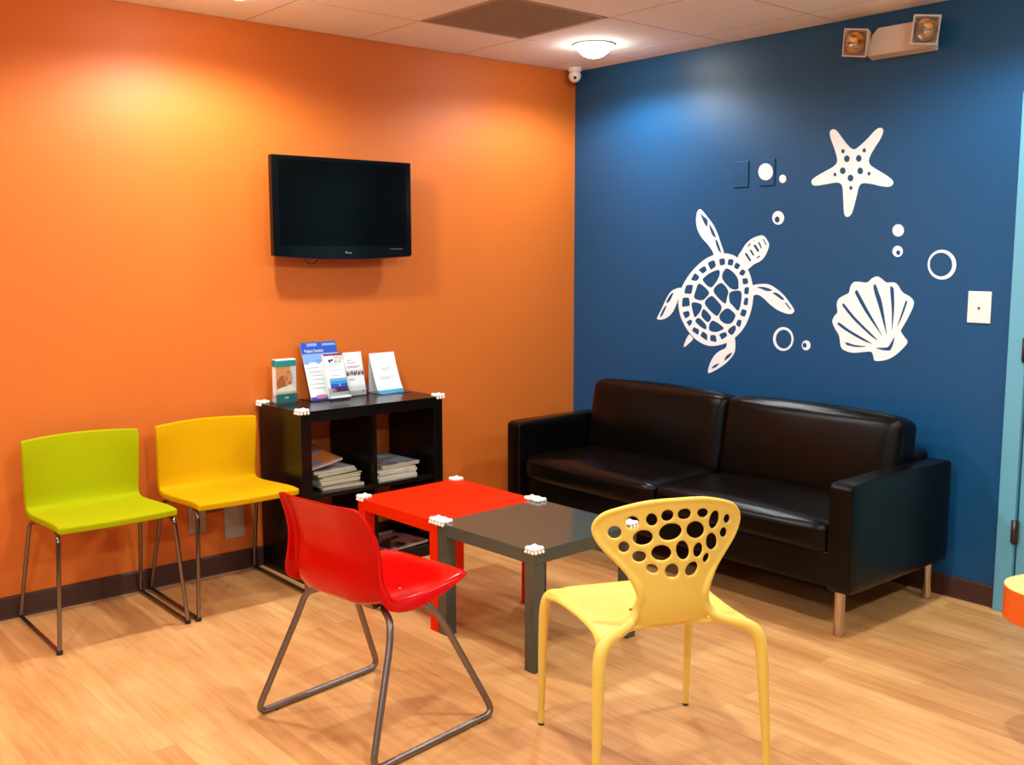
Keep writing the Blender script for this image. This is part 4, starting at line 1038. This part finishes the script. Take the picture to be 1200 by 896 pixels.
# ------------------------------------------------------------------ cream chair with pebble holes in the back
def point_in(poly, x, y):
    c = False
    n = len(poly)
    for i in range(n):
        x1, y1 = poly[i]; x2, y2 = poly[i-1]
        if (y1 > y) != (y2 > y) and x < (x2-x1)*(y-y1)/(y2-y1)+x1:
            c = not c
    return c

def cdt_plate(bm, outline, holes, mapf, th, step):
    """triangulated sheet with holes, mapped to 3-D by mapf(s, t) -> (point, normal), given a thickness"""
    vs = []; ed = []
    for lp in [outline]+holes:
        b = len(vs)
        vs += [Vector((p[0], p[1])) for p in lp]
        ed += [(b+i, b+(i+1) % len(lp)) for i in range(len(lp))]
    x0 = min(p[0] for p in outline); x1 = max(p[0] for p in outline)
    y0 = min(p[1] for p in outline); y1 = max(p[1] for p in outline)
    j = 0
    y = y0+step/2
    while y < y1:
        x = x0+step/2*(1+(j % 2))
        while x < x1:
            if point_in(outline, x, y) and not any(point_in(h, x, y) for h in holes):
                vs.append(Vector((x, y)))
            x += step
        y += step*0.87
        j += 1
    r = delaunay_2d_cdt(vs, ed, [], 0, 1e-6)
    V, F = r[0], r[2]
    keep = []
    for f in F:
        cx = sum(V[i].x for i in f)/len(f); cy = sum(V[i].y for i in f)/len(f)
        if point_in(outline, cx, cy) and not any(point_in(h, cx, cy) for h in holes):
            keep.append(f)
    top, bot = {}, {}
    for f in keep:
        for i in f:
            if i not in top:
                p, n = mapf(V[i].x, V[i].y)
                top[i] = bm.verts.new(p+n*th/2)
                bot[i] = bm.verts.new(p-n*th/2)
    cnt = {}
    for f in keep:
        bm.faces.new([top[i] for i in f])
        bm.faces.new([bot[i] for i in reversed(f)])
        for a, b in zip(f, list(f[1:])+[f[0]]):
            k = (min(a, b), max(a, b))
            cnt.setdefault(k, []).append((a, b))
    for k, l in cnt.items():
        if len(l) == 1:
            a, b = l[0]
            bm.faces.new((top[b], top[a], bot[a], bot[b]))

def cream_chair():
    t = thing('plastic_pebble_back_chair', 'cream yellow plastic chair with oval holes in its back', 'chair', (-2.016, -2.387, 0), -0.42)
    bm = bmesh.new()
    half = [(0.0, 0.817), (0.05, 0.8165), (0.10, 0.811), (0.155, 0.797), (0.198, 0.776), (0.221, 0.750), (0.222, 0.722), (0.203, 0.688), (0.170, 0.653), (0.136, 0.614),
            (0.112, 0.578), (0.100, 0.540), (0.100, 0.500), (0.118, 0.452)]
    def by(s, z):
        y = -0.258+1.18*s*s
        k = max(0.0, 0.54-z)/0.09
        return y+0.018*k*k
    right = [(p[0], p[1]) for p in catmull([(a, b, 0) for a, b in half], 4)]
    out = right+[(-a, b) for a, b in reversed(right) if a > 1e-4]
    def mb(s, z):
        e = 0.002
        p = Vector((s, by(s, z), z))
        n = Vector((by(s-e, z)-by(s+e, z), 2*e, by(s, z-e)-by(s, z+e))).normalized()
        return p, n
    holes = [[(p[0], p[1]) for p in catmull([(a, b, 0) for a, b in h], 2, True)] for h in BACK_HOLES]
    cdt_plate(bm, out, holes, mb, 0.0095, 0.011)
    # seat: corners run out to the leg knees
    so = [(0.0, 0.168), (0.12, 0.170), (0.200, 0.165), (0.236, 0.148), (0.243, 0.115), (0.232, 0.0), (0.222, -0.12), (0.225, -0.23), (0.240, -0.295), (0.225, -0.308),
          (0.18, -0.284), (0.135, -0.258), (0.09, -0.240), (0.0, -0.236)]
    sr = [(p[0], p[1]) for p in catmull([(a, b, 0) for a, b in so], 3)]
    sout = sr+[(-a, b) for a, b in reversed(sr) if a > 1e-4]
    def seat_z(x, y):
        z = 0.452
        kx = max(0.0, min(1.0, (abs(x)-0.17)/0.06))
        ky = max(0.0, min(1.0, (y-0.07)/0.08)) if y > 0 else max(0.0, min(1.0, (-y-0.22)/0.08))
        z -= 0.009*kx*ky
        z -= 0.010*max(0, 1-(x/0.2)**2)*max(0, 1-((y+0.06)/0.2)**2)
        if y > 0.13:
            z -= 0.35*(y-0.13)**2/0.04
        return z
    def ms(x, y):
        e = 0.002
        n = Vector((seat_z(x-e, y)-seat_z(x+e, y), seat_z(x, y-e)-seat_z(x, y+e), 2*e)).normalized()
        return Vector((x, y, seat_z(x, y))), n
    cdt_plate(bm, sout, [], ms, 0.0105, 0.014)
    for s in (-1, 1):
        # rear leg, knee, neck ridge and back rim in one sweep
        pts = [(s*0.262, -0.338, 0.004), (s*0.256, -0.328, 0.15), (s*0.250, -0.318, 0.30), (s*0.245, -0.311, 0.385), (s*0.233, -0.302, 0.428), (s*0.205, -0.289, 0.449),
               (s*0.160, -0.267, 0.459), (s*0.124, -0.246, 0.474), (s*0.106, -0.238, 0.505)]
        rad = [0.0105, 0.0135, 0.0165, 0.0185, 0.0195, 0.0175, 0.0150, 0.0140, 0.0130]
        for a, b in half[::-1]:
            if b < 0.53:
                continue
            ins = 0.988
            pts.append((s*a*ins, by(a*ins, b)-0.001, b-0.004*(b > 0.79)))
            rad.append(0.0118 if b < 0.6 else 0.0085)
        q = catmull([(*p,) for p in pts], 5)
        rq = [v.x for v in catmull([(r, 0, 0) for r in rad], 5)]
        add_tube(bm, q, rq, 16)
        # front leg
        pts = [(s*0.252, 0.170, 0.004), (s*0.252, 0.165, 0.15), (s*0.251, 0.158, 0.30), (s*0.248, 0.150, 0.395), (s*0.236, 0.140, 0.435), (s*0.205, 0.122, 0.446), (s*0.16, 0.10, 0.447)]
        rad = [0.0100, 0.0125, 0.0150, 0.0165, 0.0160, 0.0110, 0.006]
        add_tube(bm, catmull(pts, 5), [v.x for v in catmull([(r, 0, 0) for r in rad], 5)], 16)
        # rolled front edge
        add_tube(bm, catmull([(0.0, 0.160, 0.440), (s*0.10, 0.161, 0.440), (s*0.19, 0.156, 0.440), (s*0.232, 0.143, 0.436)], 5), [0.0075]*15+[0.010], 12)
        # side edge ridge of the seat
        pts = [(s*0.246, 0.142, 0.428), (s*0.238, 0.05, 0.446), (s*0.226, -0.06, 0.448), (s*0.222, -0.16, 0.447), (s*0.228, -0.24, 0.444), (s*0.238, -0.296, 0.425)]
        add_tube(bm, catmull(pts, 5), 0.0078, 12)
    tmp = obj('tmp', bm, M_cream)
    md = tmp.modifiers.new('r', 'REMESH'); md.mode = 'VOXEL'; md.voxel_size = 0.0027; md.adaptivity = 0.0
    md = tmp.modifiers.new('s', 'SMOOTH'); md.factor = 0.5; md.iterations = 18
    me = evaluated(tmp)
    bpy.data.objects.remove(tmp)
    parts = split_mesh(me, [
        ('leg', lambda c: c.z < 0.432 and c.x < 0 and c.y > 0 and c.x < -0.2),
        ('leg', lambda c: c.z < 0.432 and c.x > 0 and c.y > 0 and c.x > 0.2),
        ('leg', lambda c: c.y < -0.2 and c.z < 0.60 and (c.z < 0.432 or c.y < -0.262) and c.x < -0.13),
        ('leg', lambda c: c.y < -0.2 and c.z < 0.60 and (c.z < 0.432 or c.y < -0.262) and c.x > 0.13),
        ('backrest', lambda c: c.z > 0.466 and c.y < -0.1),
        ('seat', lambda c: True)], t, M_cream)
    spots = [(-0.252, 0.170), (0.252, 0.170), (-0.262, -0.338), (0.262, -0.338)]
    for p, (x, y) in zip(parts[:4], spots):
        bm = bmesh.new(); add_cyl(bm, (x, y, 0.0), (x, y, 0.005), 0.0095, n=16)
        obj('foot_glide', bm, M_rubber, p)
    # small slot in the seat
    bm = bmesh.new(); add_box(bm, (-0.055, -0.09, 0.4512), (0.022, 0.006, 0.003), Euler((0, 0, 0.3)))
    obj('drain_slot', bm, mat('slot_dark', srgb(120, 80, 20), 0.7), t)
    return t
cream_chair()

# ------------------------------------------------------------------ brochures and holders on the shelf
T_TEAL = flat('print_teal', 22, 142, 136)
T_SKIN = flat('print_skin', 206, 140, 84)
T_SKIN2 = flat('print_skin_dark', 168, 92, 48)
T_PALE = flat('print_pale', 226, 222, 190)
T_GREY = flat('print_grey', 196, 202, 204)
T_BLUE = flat('print_blue', 18, 70, 176)
T_SKY = flat('print_sky', 120, 160, 214)
T_CYAN = flat('print_cyan', 0, 150, 200)
T_NAVY = flat('print_navy', 28, 36, 92)
T_CRIM = flat('print_crimson', 150, 16, 40)
T_PINK = flat('print_pink', 200, 110, 150)
T_YEL = flat('print_yellow', 226, 196, 60)
T_GRN = flat('print_green', 120, 170, 60)
T_BRN = flat('print_brown', 96, 60, 50)
T_TXT = flat('print_text', 176, 186, 190)
PAL = [M_paper, T_TEAL, T_SKIN, T_SKIN2, T_PALE, T_GREY, T_BLUE, T_SKY, T_CYAN, T_NAVY, T_CRIM, T_PINK, T_YEL, T_GRN, T_BRN, T_TXT, M_rubber]
PI_ = {m.name: i for i, m in enumerate(PAL)}

def sheet(w, h, th, patches):
    """upright printed panel; local x = width, z = height, front face at y=0, thickness behind it.
    patches: (kind, material, ...) in fractions of w, h"""
    bm = bmesh.new()
    add_box(bm, (0, th/2, h/2), (w, th, h))
    lvl = 0
    for p in patches:
        lvl += 1
        y = -0.00012*lvl
        mi = PI_[p[1]]
        if p[0] == 'r':
            x0, z0, x1, z1 = p[2:6]
            add_box(bm, ((x0+x1)/2*w-w/2, y, (z0+z1)/2*h), ((x1-x0)*w, 0.0003, (z1-z0)*h), mi=mi)
        elif p[0] == 'e':
            cx, cz, rx, rz = p[2:6]
            add_cyl_e(bm, cx*w-w/2, cz*h, rx*w, rz*h, y, mi, p[6] if len(p) > 6 else 0)
        elif p[0] == 'p':
            pts = p[2]
            f = bm.faces.new([bm.verts.new((a*w-w/2, y-0.00015, b*h)) for a, b in pts])
            f.material_index = mi
    return bm

def add_cyl_e(bm, cx, cz, rx, rz, y, mi, ang=0):
    n = 18
    c, s = math.cos(ang), math.sin(ang)
    f = bm.faces.new([bm.verts.new((cx+rx*math.cos(a)*c-rz*math.sin(a)*s, y-0.00015, cz+rx*math.cos(a)*s+rz*math.sin(a)*c)) for a in [2*PI*k/n for k in range(n)]])
    f.material_index = mi

def holder_bm(w, h, d, lean):
    """clear acrylic L holder with pocket front"""
    bm = bmesh.new()
    th = 0.002
    add_box(bm, (0, -d/2+0.005, th/2), (w, d, th))
    add_box(bm, (0, -d+0.006, h*0.14+0.002), (w, th, h*0.28))
    for s in (-1, 1):
        add_box(bm, (s*(w/2-th/2), -d/2+0.005, h*0.10+0.002), (th, d-0.004, h*0.20))
    return bm

ZT = 0.7901
TB = math.radians
def place(o, x, y, rz, tilt=0.0, z=ZT):
    o.location = (x, y, z)
    o.rotation_euler = (-tilt, 0, rz)

def brochures():
    G = 'brochures on top of the shelf unit'
    # 1 teal leaflets in a deep clear holder
    r = thing('leaflet_holder', 'clear leaflet holder with teal leaflets showing a face, leftmost on the shelf', 'leaflet holder', (-1.975, -0.115, ZT), TB(2), G)
    o = obj('leaflet', sheet(0.106, 0.205, 0.034, [
        ('r', 'print_skin', 0, 0.2, 1, 0.84), ('r', 'print_grey', 0.72, 0.2, 1, 0.84), ('e', 'print_skin', 0.60, 0.56, 0.22, 0.22),
        ('e', 'print_skin_dark', 0.25, 0.45, 0.22, 0.14), ('e', 'print_skin_dark', 0.28, 0.60, 0.12, 0.02, 0.25), ('e', 'print_brown', 0.30, 0.605, 0.08, 0.01, 0.25),
        ('e', 'print_brown', 0.60, 0.70, 0.045, 0.02, -0.3), ('e', 'print_skin_dark', 0.66, 0.46, 0.06, 0.035), ('e', 'print_skin_dark', 0.52, 0.56, 0.04, 0.05),
        ('e', 'print_pale', 0.35, 0.27, 0.40, 0.10, 0.2), ('e', 'print_pale', 0.70, 0.28, 0.25, 0.13, -0.2),
        ('r', 'print_teal', 0, 0.0, 1, 0.20), ('r', 'print_teal', 0, 0.84, 1, 0.97), ('r', 'print_pale', 0.40, 0.10, 0.60, 0.14)]), PAL, r, loc=(0, 0, 0.003))
    bm = bmesh.new(); add_box(bm, (-0.0545, 0.017, 0.19), (0.001, 0.036, 0.03)); obj('side_band', bm, T_TEAL, r)
    obj('holder', holder_bm(0.114, 0.2, 0.045, 0), M_acrylic, r, loc=(0, 0.034, 0))
    # 2 large blue flyer leaning back
    r = thing('flyer_holder', 'tall blue and white flyer leaning back in a clear stand on the shelf', 'flyer', (-1.757, -0.135, ZT), TB(2), G)
    lean = TB(20)
    o = obj('flyer', sheet(0.200, 0.285, 0.002, [
        ('r', 'print_blue', 0, 0.88, 1, 1), ('r', 'print_sky', 0, 0.62, 1, 0.82), ('r', 'print_blue', 0, 0.80, 1, 0.90), ('r', 'print_sky', 0.18, 0.93, 0.46, 0.98),
        ('r', 'print_sky', 0.60, 0.93, 0.97, 0.97), ('e', 'white_paper', 0.25, 0.62, 0.12, 0.03), ('e', 'white_paper', 0.6, 0.63, 0.15, 0.03),
        ('r', 'print_text', 0.06, 0.55, 0.38, 0.565), ('r', 'print_text', 0.10, 0.48, 0.42, 0.49), ('r', 'print_text', 0.12, 0.42, 0.45, 0.43),
        ('r', 'print_text', 0.14, 0.35, 0.45, 0.36), ('r', 'print_text', 0.06, 0.27, 0.45, 0.28), ('r', 'print_text', 0.10, 0.20, 0.45, 0.21),
        ('r', 'print_blue', 0, 0.0, 1, 0.05), ('e', 'print_pink', 0.30, 0.05, 0.18, 0.035), ('e', 'print_sky', 0.62, 0.05, 0.2, 0.04)]), PAL, r, loc=(0, 0, 0.004), rot=(-lean, 0, 0))
    text_mesh('Pediatric Dentistry', 0.022, M_paper, o, Matrix.Translation((-0.032, -0.0022, 0.241)) @ Matrix.Rotation(PI/2, 4, 'X'), xs=0.62)
    bm = bmesh.new()
    add_box(bm, (0, 0.006, 0.14), (0.204, 0.002, 0.28)); 
    obj('clear_back', bm, M_acrylic, r, loc=(0, 0, 0.002), rot=(-lean, 0, 0))
    bm = bmesh.new(); add_box(bm, (0, 0.035, 0.0015), (0.204, 0.12, 0.0025)); obj('clear_foot', bm, M_acrylic, r)
    # 3 crimson topped leaflet in front of it
    r = thing('leaflet', 'white leaflet with dark red top edge in front of the blue flyer', 'leaflet', (-1.727, -0.182, ZT), TB(2), G)
    lean = TB(16)
    o = obj('leaflet_sheet', sheet(0.108, 0.215, 0.016, [
        ('r', 'print_crimson', 0, 0.955, 1, 1), ('r', 'print_grey', 0.5, 0.86, 1, 0.95), ('e', 'print_navy', 0.30, 0.835, 0.10, 0.035, -0.5), ('e', 'print_navy', 0.40, 0.855, 0.07, 0.025, 0.4),
        ('e', 'white_paper', 0.36, 0.82, 0.04, 0.015),
        ('r', 'print_text', 0.25, 0.745, 0.8, 0.755), ('r', 'print_text', 0.05, 0.625, 0.95, 0.632), ('r', 'print_text', 0.22, 0.50, 0.7, 0.51),
        ('r', 'print_sky', 0.12, 0.34, 1, 0.44), ('r', 'print_cyan', 0.12, 0.28, 1, 0.38), ('r', 'print_blue', 0.12, 0.22, 1, 0.31), ('e', 'print_sky', 0.60, 0.29, 0.05, 0.04),
        ('r', 'print_crimson', 0.30, 0.17, 1, 0.22), ('r', 'print_navy', 0.2, 0.13, 1, 0.18), ('e', 'print_pink', 0.28, 0.17, 0.12, 0.035), ('e', 'print_crimson', 0.75, 0.20, 0.2, 0.03)]), PAL, r, loc=(0, 0, 0.012), rot=(-lean, 0, 0))
    for ch, mm, xx in (('p', T_CRIM, 0.008), ('o', T_YEL, 0.020), ('d', T_GRN, 0.033)):
        text_mesh(ch, 0.024, mm, o, Matrix.Translation((xx, -0.0024, 0.178)) @ Matrix.Rotation(PI/2, 4, 'X'), name='logo_letter')
    bm = bmesh.new()
    add_box(bm, (0, -0.004, 0.032), (0.112, 0.002, 0.062))
    add_box(bm, (0, 0.008, 0.002), (0.112, 0.026, 0.003))
    obj('pocket', bm, M_acrylic, r, loc=(0, -0.001, 0.001), rot=(-lean*0.9, 0, 0))
    bm = bmesh.new(); add_box(bm, (0.004, -0.0062, 0.014), (0.112, 0.002, 0.010)); obj('pocket_lip', bm, M_white, r, loc=(0, 0, 0.001), rot=(-lean*0.9, 0, 0))
    # 4 white leaflet with photo strip
    r = thing('leaflet', 'white leaflet with a photo strip across its middle, in a clear holder', 'leaflet', (-1.588, -0.118, ZT), TB(2), G)
    lean = TB(12)
    obj('leaflet_sheet', sheet(0.104, 0.215, 0.014, [
        ('r', 'print_text', 0.15, 0.80, 0.35, 0.82), ('r', 'print_text', 0.12, 0.745, 0.62, 0.76), ('r', 'print_pink', 0.12, 0.66, 0.85, 0.675), ('r', 'print_pink', 0.12, 0.635, 0.7, 0.645),
        ('r', 'print_grey', 0, 0.46, 1, 0.58), ('e', 'print_brown', 0.10, 0.50, 0.06, 0.045), ('e', 'print_skin', 0.22, 0.51, 0.05, 0.045), ('e', 'print_brown', 0.34, 0.52, 0.05, 0.05),
        ('e', 'print_navy', 0.48, 0.50, 0.05, 0.045), ('e', 'print_skin_dark', 0.58, 0.52, 0.05, 0.05), ('e', 'print_navy', 0.72, 0.50, 0.05, 0.045), ('e', 'print_skin', 0.82, 0.52, 0.04, 0.045),
        ('e', 'print_navy', 0.93, 0.50, 0.05, 0.05), ('r', 'print_text', 0.12, 0.36, 0.42, 0.385), ('r', 'print_text', 0.75, 0.08, 0.88, 0.11)]), PAL, r, loc=(0, 0, 0.004), rot=(-lean, 0, 0))
    obj('holder', holder_bm(0.110, 0.19, 0.045, 0), M_acrylic, r, loc=(0, 0.034, 0))
    # 5 white curved card with a blue foot band
    r = thing('table_tent_card', 'white curved tent card with blue bottom band, rightmost on the shelf', 'display card', (-1.398, -0.135, ZT), TB(3), G)
    bm = bmesh.new()
    w, h = 0.155, 0.195
    N = 14
    prev = None
    def cardp(k):
        f = k/N
        return Vector((0, 0.085*f**0.75 - 0.0*f, h*f))
    rows = []
    for k in range(N+1):
        p = cardp(k)
        rows.append([bm.verts.new((s*w/2, p.y, p.z)) for s in (-1, 1)]+[bm.verts.new((s*w/2, p.y+0.0015, p.z)) for s in (-1, 1)])
    for a, b in zip(rows, rows[1:]):
        f = bm.faces.new((a[0], a[1], b[1], b[0]))
        mi = 0
        f.material_index = PI_['print_cyan'] if rows.index(a) < 1 else 0
        bm.faces.new((a[2], a[3], b[3], b[2]))
        bm.faces.new((a[0], b[0], b[2], a[2]))
        bm.faces.new((a[1], b[1], b[3], a[3]))
    # rear leaf
    q0 = cardp(N)
    back = [bm.verts.new((s*w/2, q0.y+0.001, q0.z)) for s in (-1, 1)]+[bm.verts.new((s*w/2, 0.092, 0.0)) for s in (1, -1)]
    bm.faces.new(back)
    obj('card', bm, PAL, r, loc=(0, 0, 0.003), recalc=False)
    bm = bmesh.new()
    for (z, x0, x1) in ((0.118, -0.02, 0.03), (0.108, -0.015, 0.025), (0.075, -0.045, 0.045), (0.066, -0.045, 0.02), (0.03, 0.05, 0.062)):
        f = z/h
        y = 0.085*f**0.75
        add_box(bm, ((x0+x1)/2, y-0.0005, z+0.003), (x1-x0, 0.0016, 0.0025), Euler((-0.4, 0, 0)))
    obj('print_lines', bm, T_TXT, r)
    bm = bmesh.new()
    add_box(bm, (0, 0.03, 0.0012), (0.172, 0.135, 0.0022))
    add_box(bm, (0, -0.006, 0.010), (0.165, 0.002, 0.018))
    obj('clear_stand', bm, M_acrylic, r)
brochures()

# ------------------------------------------------------------------ magazines
def magazine(cx, cy, z, rz, w, d, th, cover, label, group, bend=0.0, droll=0.0, pages=None):
    """one magazine; w along local x, d along local y; cover sheets on both sides, pages between; may sag"""
    bm = bmesh.new()
    N = 10
    def yb(k):
        return -d/2+d*k/N
    def zz(k, j, x):
        f = 2*k/N-1
        return bend*(f*f)*0.6 + bend*0.7*(x/w+0.5)**2 + droll*(x/w+0.5)
    layers = [0, th*0.12, th*0.88, th]
    nx = 8
    grid = []
    for li, zl in enumerate(layers):
        g = []
        for k in range(N+1):
            g.append([bm.verts.new(((-w/2+w*j/nx), yb(k), zl+zz(k, j, -w/2+w*j/nx))) for j in range(nx+1)])
        grid.append(g)
    for li in (0, 3):
        for k in range(N):
            for j in range(nx):
                f = bm.faces.new((grid[li][k][j], grid[li][k][j+1], grid[li][k+1][j+1], grid[li][k+1][j]))
                f.material_index = 0
                f.smooth = True
    for li in range(3):
        mi = 1 if li == 1 else 0
        a, b = grid[li], grid[li+1]
        for j in range(nx):
            for k in (0, N):
                bm.faces.new((a[k][j], a[k][j+1], b[k][j+1], b[k][j])).material_index = mi
        for k in range(N):
            for j in (0, nx):
                bm.faces.new((a[k][j], a[k+1][j], b[k+1][j], b[k][j])).material_index = mi
    o = obj('magazine', bm, [cover, pages or M_pages], loc=(cx, cy, z), rot=(0, 0, rz))
    tag(o, label, 'magazine', group)
    return o

def cover(name, r, g, b, r2=None, g2=None, b2=None):
    m = mat(name, srgb(r, g, b), 0.35)
    if r2 is not None:
        nt = m.node_tree
        n = nt.nodes.new('ShaderNodeTexNoise'); n.inputs['Scale'].default_value = 14
        rp = nt.nodes.new('ShaderNodeValToRGB')
        rp.color_ramp.elements[0].position = 0.42; rp.color_ramp.elements[0].color = (*srgb(r, g, b), 1)
        rp.color_ramp.elements[1].position = 0.56; rp.color_ramp.elements[1].color = (*srgb(r2, g2, b2), 1)
        tc = nt.nodes.new('ShaderNodeTexCoord')
        nt.links.new(tc.outputs['Object'], n.inputs['Vector'])
        nt.links.new(n.outputs['Fac'], rp.inputs[0])
        nt.links.new(rp.outputs[0], nt.nodes['Principled BSDF'].inputs['Base Color'])
    return m

C_TAN = cover('cover_tan', 190, 170, 130)
C_PALE = cover('cover_pale', 214, 208, 190)
C_YEL = cover('cover_yellow', 206, 190, 50)
C_GRN = cover('cover_green', 70, 130, 60)
C_GRY = cover('cover_grey', 150, 150, 150, 196, 190, 186)
C_MIX = cover('cover_picture', 150, 140, 150, 214, 120, 50)
C_ROSE = cover('cover_rose', 150, 70, 66)
C_SILV = cover('cover_silver', 128, 128, 130, 176, 178, 180)
C_DARK = cover('cover_dark_photo', 60, 26, 22, 150, 90, 80)

GL = 'magazines piled in the left compartment'
zl = 0.4052
specs = [
    (-1.816, -0.225, -0.06, 0.012, C_TAN, 'tan magazine at the bottom of the left pile', 0.0),
    (-1.835, -0.200, 0.02, 0.010, C_PALE, 'pale magazine second from the bottom of the left pile', 0.0),
    (-1.838, -0.215, 0.05, 0.014, C_PALE, 'thick pale magazine in the lower half of the left pile', 0.0),
    (-1.825, -0.205, -0.03, 0.009, C_YEL, 'yellow covered magazine in the middle of the left pile', 0.004),
    (-1.818, -0.200, 0.03, 0.007, C_GRN, 'green covered magazine just above the yellow one', 0.004),
    (-1.845, -0.190, 0.08, 0.012, C_PALE, 'pale curled magazine above the green one', 0.006),
    (-1.850, -0.190, 0.00, 0.012, C_GRY, 'grey magazine near the top of the left pile', 0.006)]
for cx, cy, rz, th, cv, lb, bd in specs:
    magazine(cx, cy, zl, rz, 0.215, 0.27, th, cv, lb, GL, bend=bd)
    zl += th+0.0004+bd*0.15
o = magazine(-1.905, -0.195, zl+0.008, 0.10, 0.185, 0.25, 0.010, C_MIX, 'slanting picture magazine on top of the left pile', GL, bend=0.010, droll=0.0)
o.rotation_euler = (0.20, -0.10, 0.14)
o.location.z = zl+0.042
GR = 'magazines piled in the right compartment'
zr = 0.4052
specs = [
    (-1.530, -0.235, 0.02, 0.016, C_PALE, 'thick white magazine at the bottom of the right pile'),
    (-1.533, -0.232, 0.00, 0.014, C_PALE, 'cream magazine second from the bottom of the right pile'),
    (-1.531, -0.236, 0.03, 0.012, C_GRY, 'grey-white magazine in the middle of the right pile'),
    (-1.534, -0.230, 0.01, 0.010, C_TAN, 'beige magazine below the rose one in the right pile'),
    (-1.512, -0.225, 0.06, 0.008, C_ROSE, 'rose edged magazine near the top of the right pile'),
    (-1.508, -0.222, 0.05, 0.007, C_SILV, 'silvery newsprint magazine on top of the right pile')]
for cx, cy, rz, th, cv, lb in specs:
    magazine(cx, cy, zr, rz, 0.225, 0.275, th, cv, lb, GR, bend=0.003 if th < 0.009 else 0.0)
    zr += th+0.0004
r = thing('magazine', 'dark photo cover magazine lying in the lower right compartment', 'magazine', (-1.480, -0.235, 0.0526), 0.12, 'magazines in the lower right compartment')
m_ = magazine(0, 0, 0.0, 0, 0.24, 0.28, 0.014, C_DARK, 'x', None, bend=0.003)
for k in ('label', 'category'):
    del m_[k]
m_.name = 'magazine_body'
m_.parent = r
text_mesh('IMAGO', 0.055, C_PALE, r, Matrix.Translation((0.0, 0.10, 0.0200)), name='cover_title')

# ------------------------------------------------------------------ play table at the right edge
def play_table():
    t = thing('low_table', 'orange-sided low table with pale yellow top at right edge', 'table', (-0.845, -3.37, 0), -0.26)
    out = []
    hw, r = 0.30, 0.13
    for cx, cy, a0 in ((hw-r, hw-r, 0), (-hw+r, hw-r, PI/2), (-hw+r, -hw+r, PI), (hw-r, -hw+r, 1.5*PI)):
        for k in range(9):
            a = a0+PI/2*k/8
            out.append((cx+r*math.cos(a), cy+r*math.sin(a)))
    def slab(z0, z1, sc=1.0):
        bm = bmesh.new()
        a = [bm.verts.new((x*sc, y*sc, z0)) for x, y in out]
        b = [bm.verts.new((x*sc, y*sc, z1)) for x, y in out]
        n = len(out)
        for k in range(n):
            bm.faces.new((a[k], a[(k+1) % n], b[(k+1) % n], b[k]))
        bm.faces.new(a); bm.faces.new(b)
        return bm
    obj('apron', slab(0.345, 0.4465), M_toporange, t, bevel=0.002)
    obj('tabletop', slab(0.4466, 0.45, 0.999), M_topyellow, t, bevel=0.001)
    bm = bmesh.new(); add_cyl(bm, (0.05, -0.05, 0.02), (0.05, -0.05, 0.345), 0.05, n=28)
    obj('pedestal', bm, M_toporange, t)
    bm = bmesh.new(); add_cyl(bm, (0.05, -0.05, 0.0), (0.05, -0.05, 0.02), 0.14, n=36)
    obj('base', bm, M_toporange, t, bevel=0.004)
play_table()
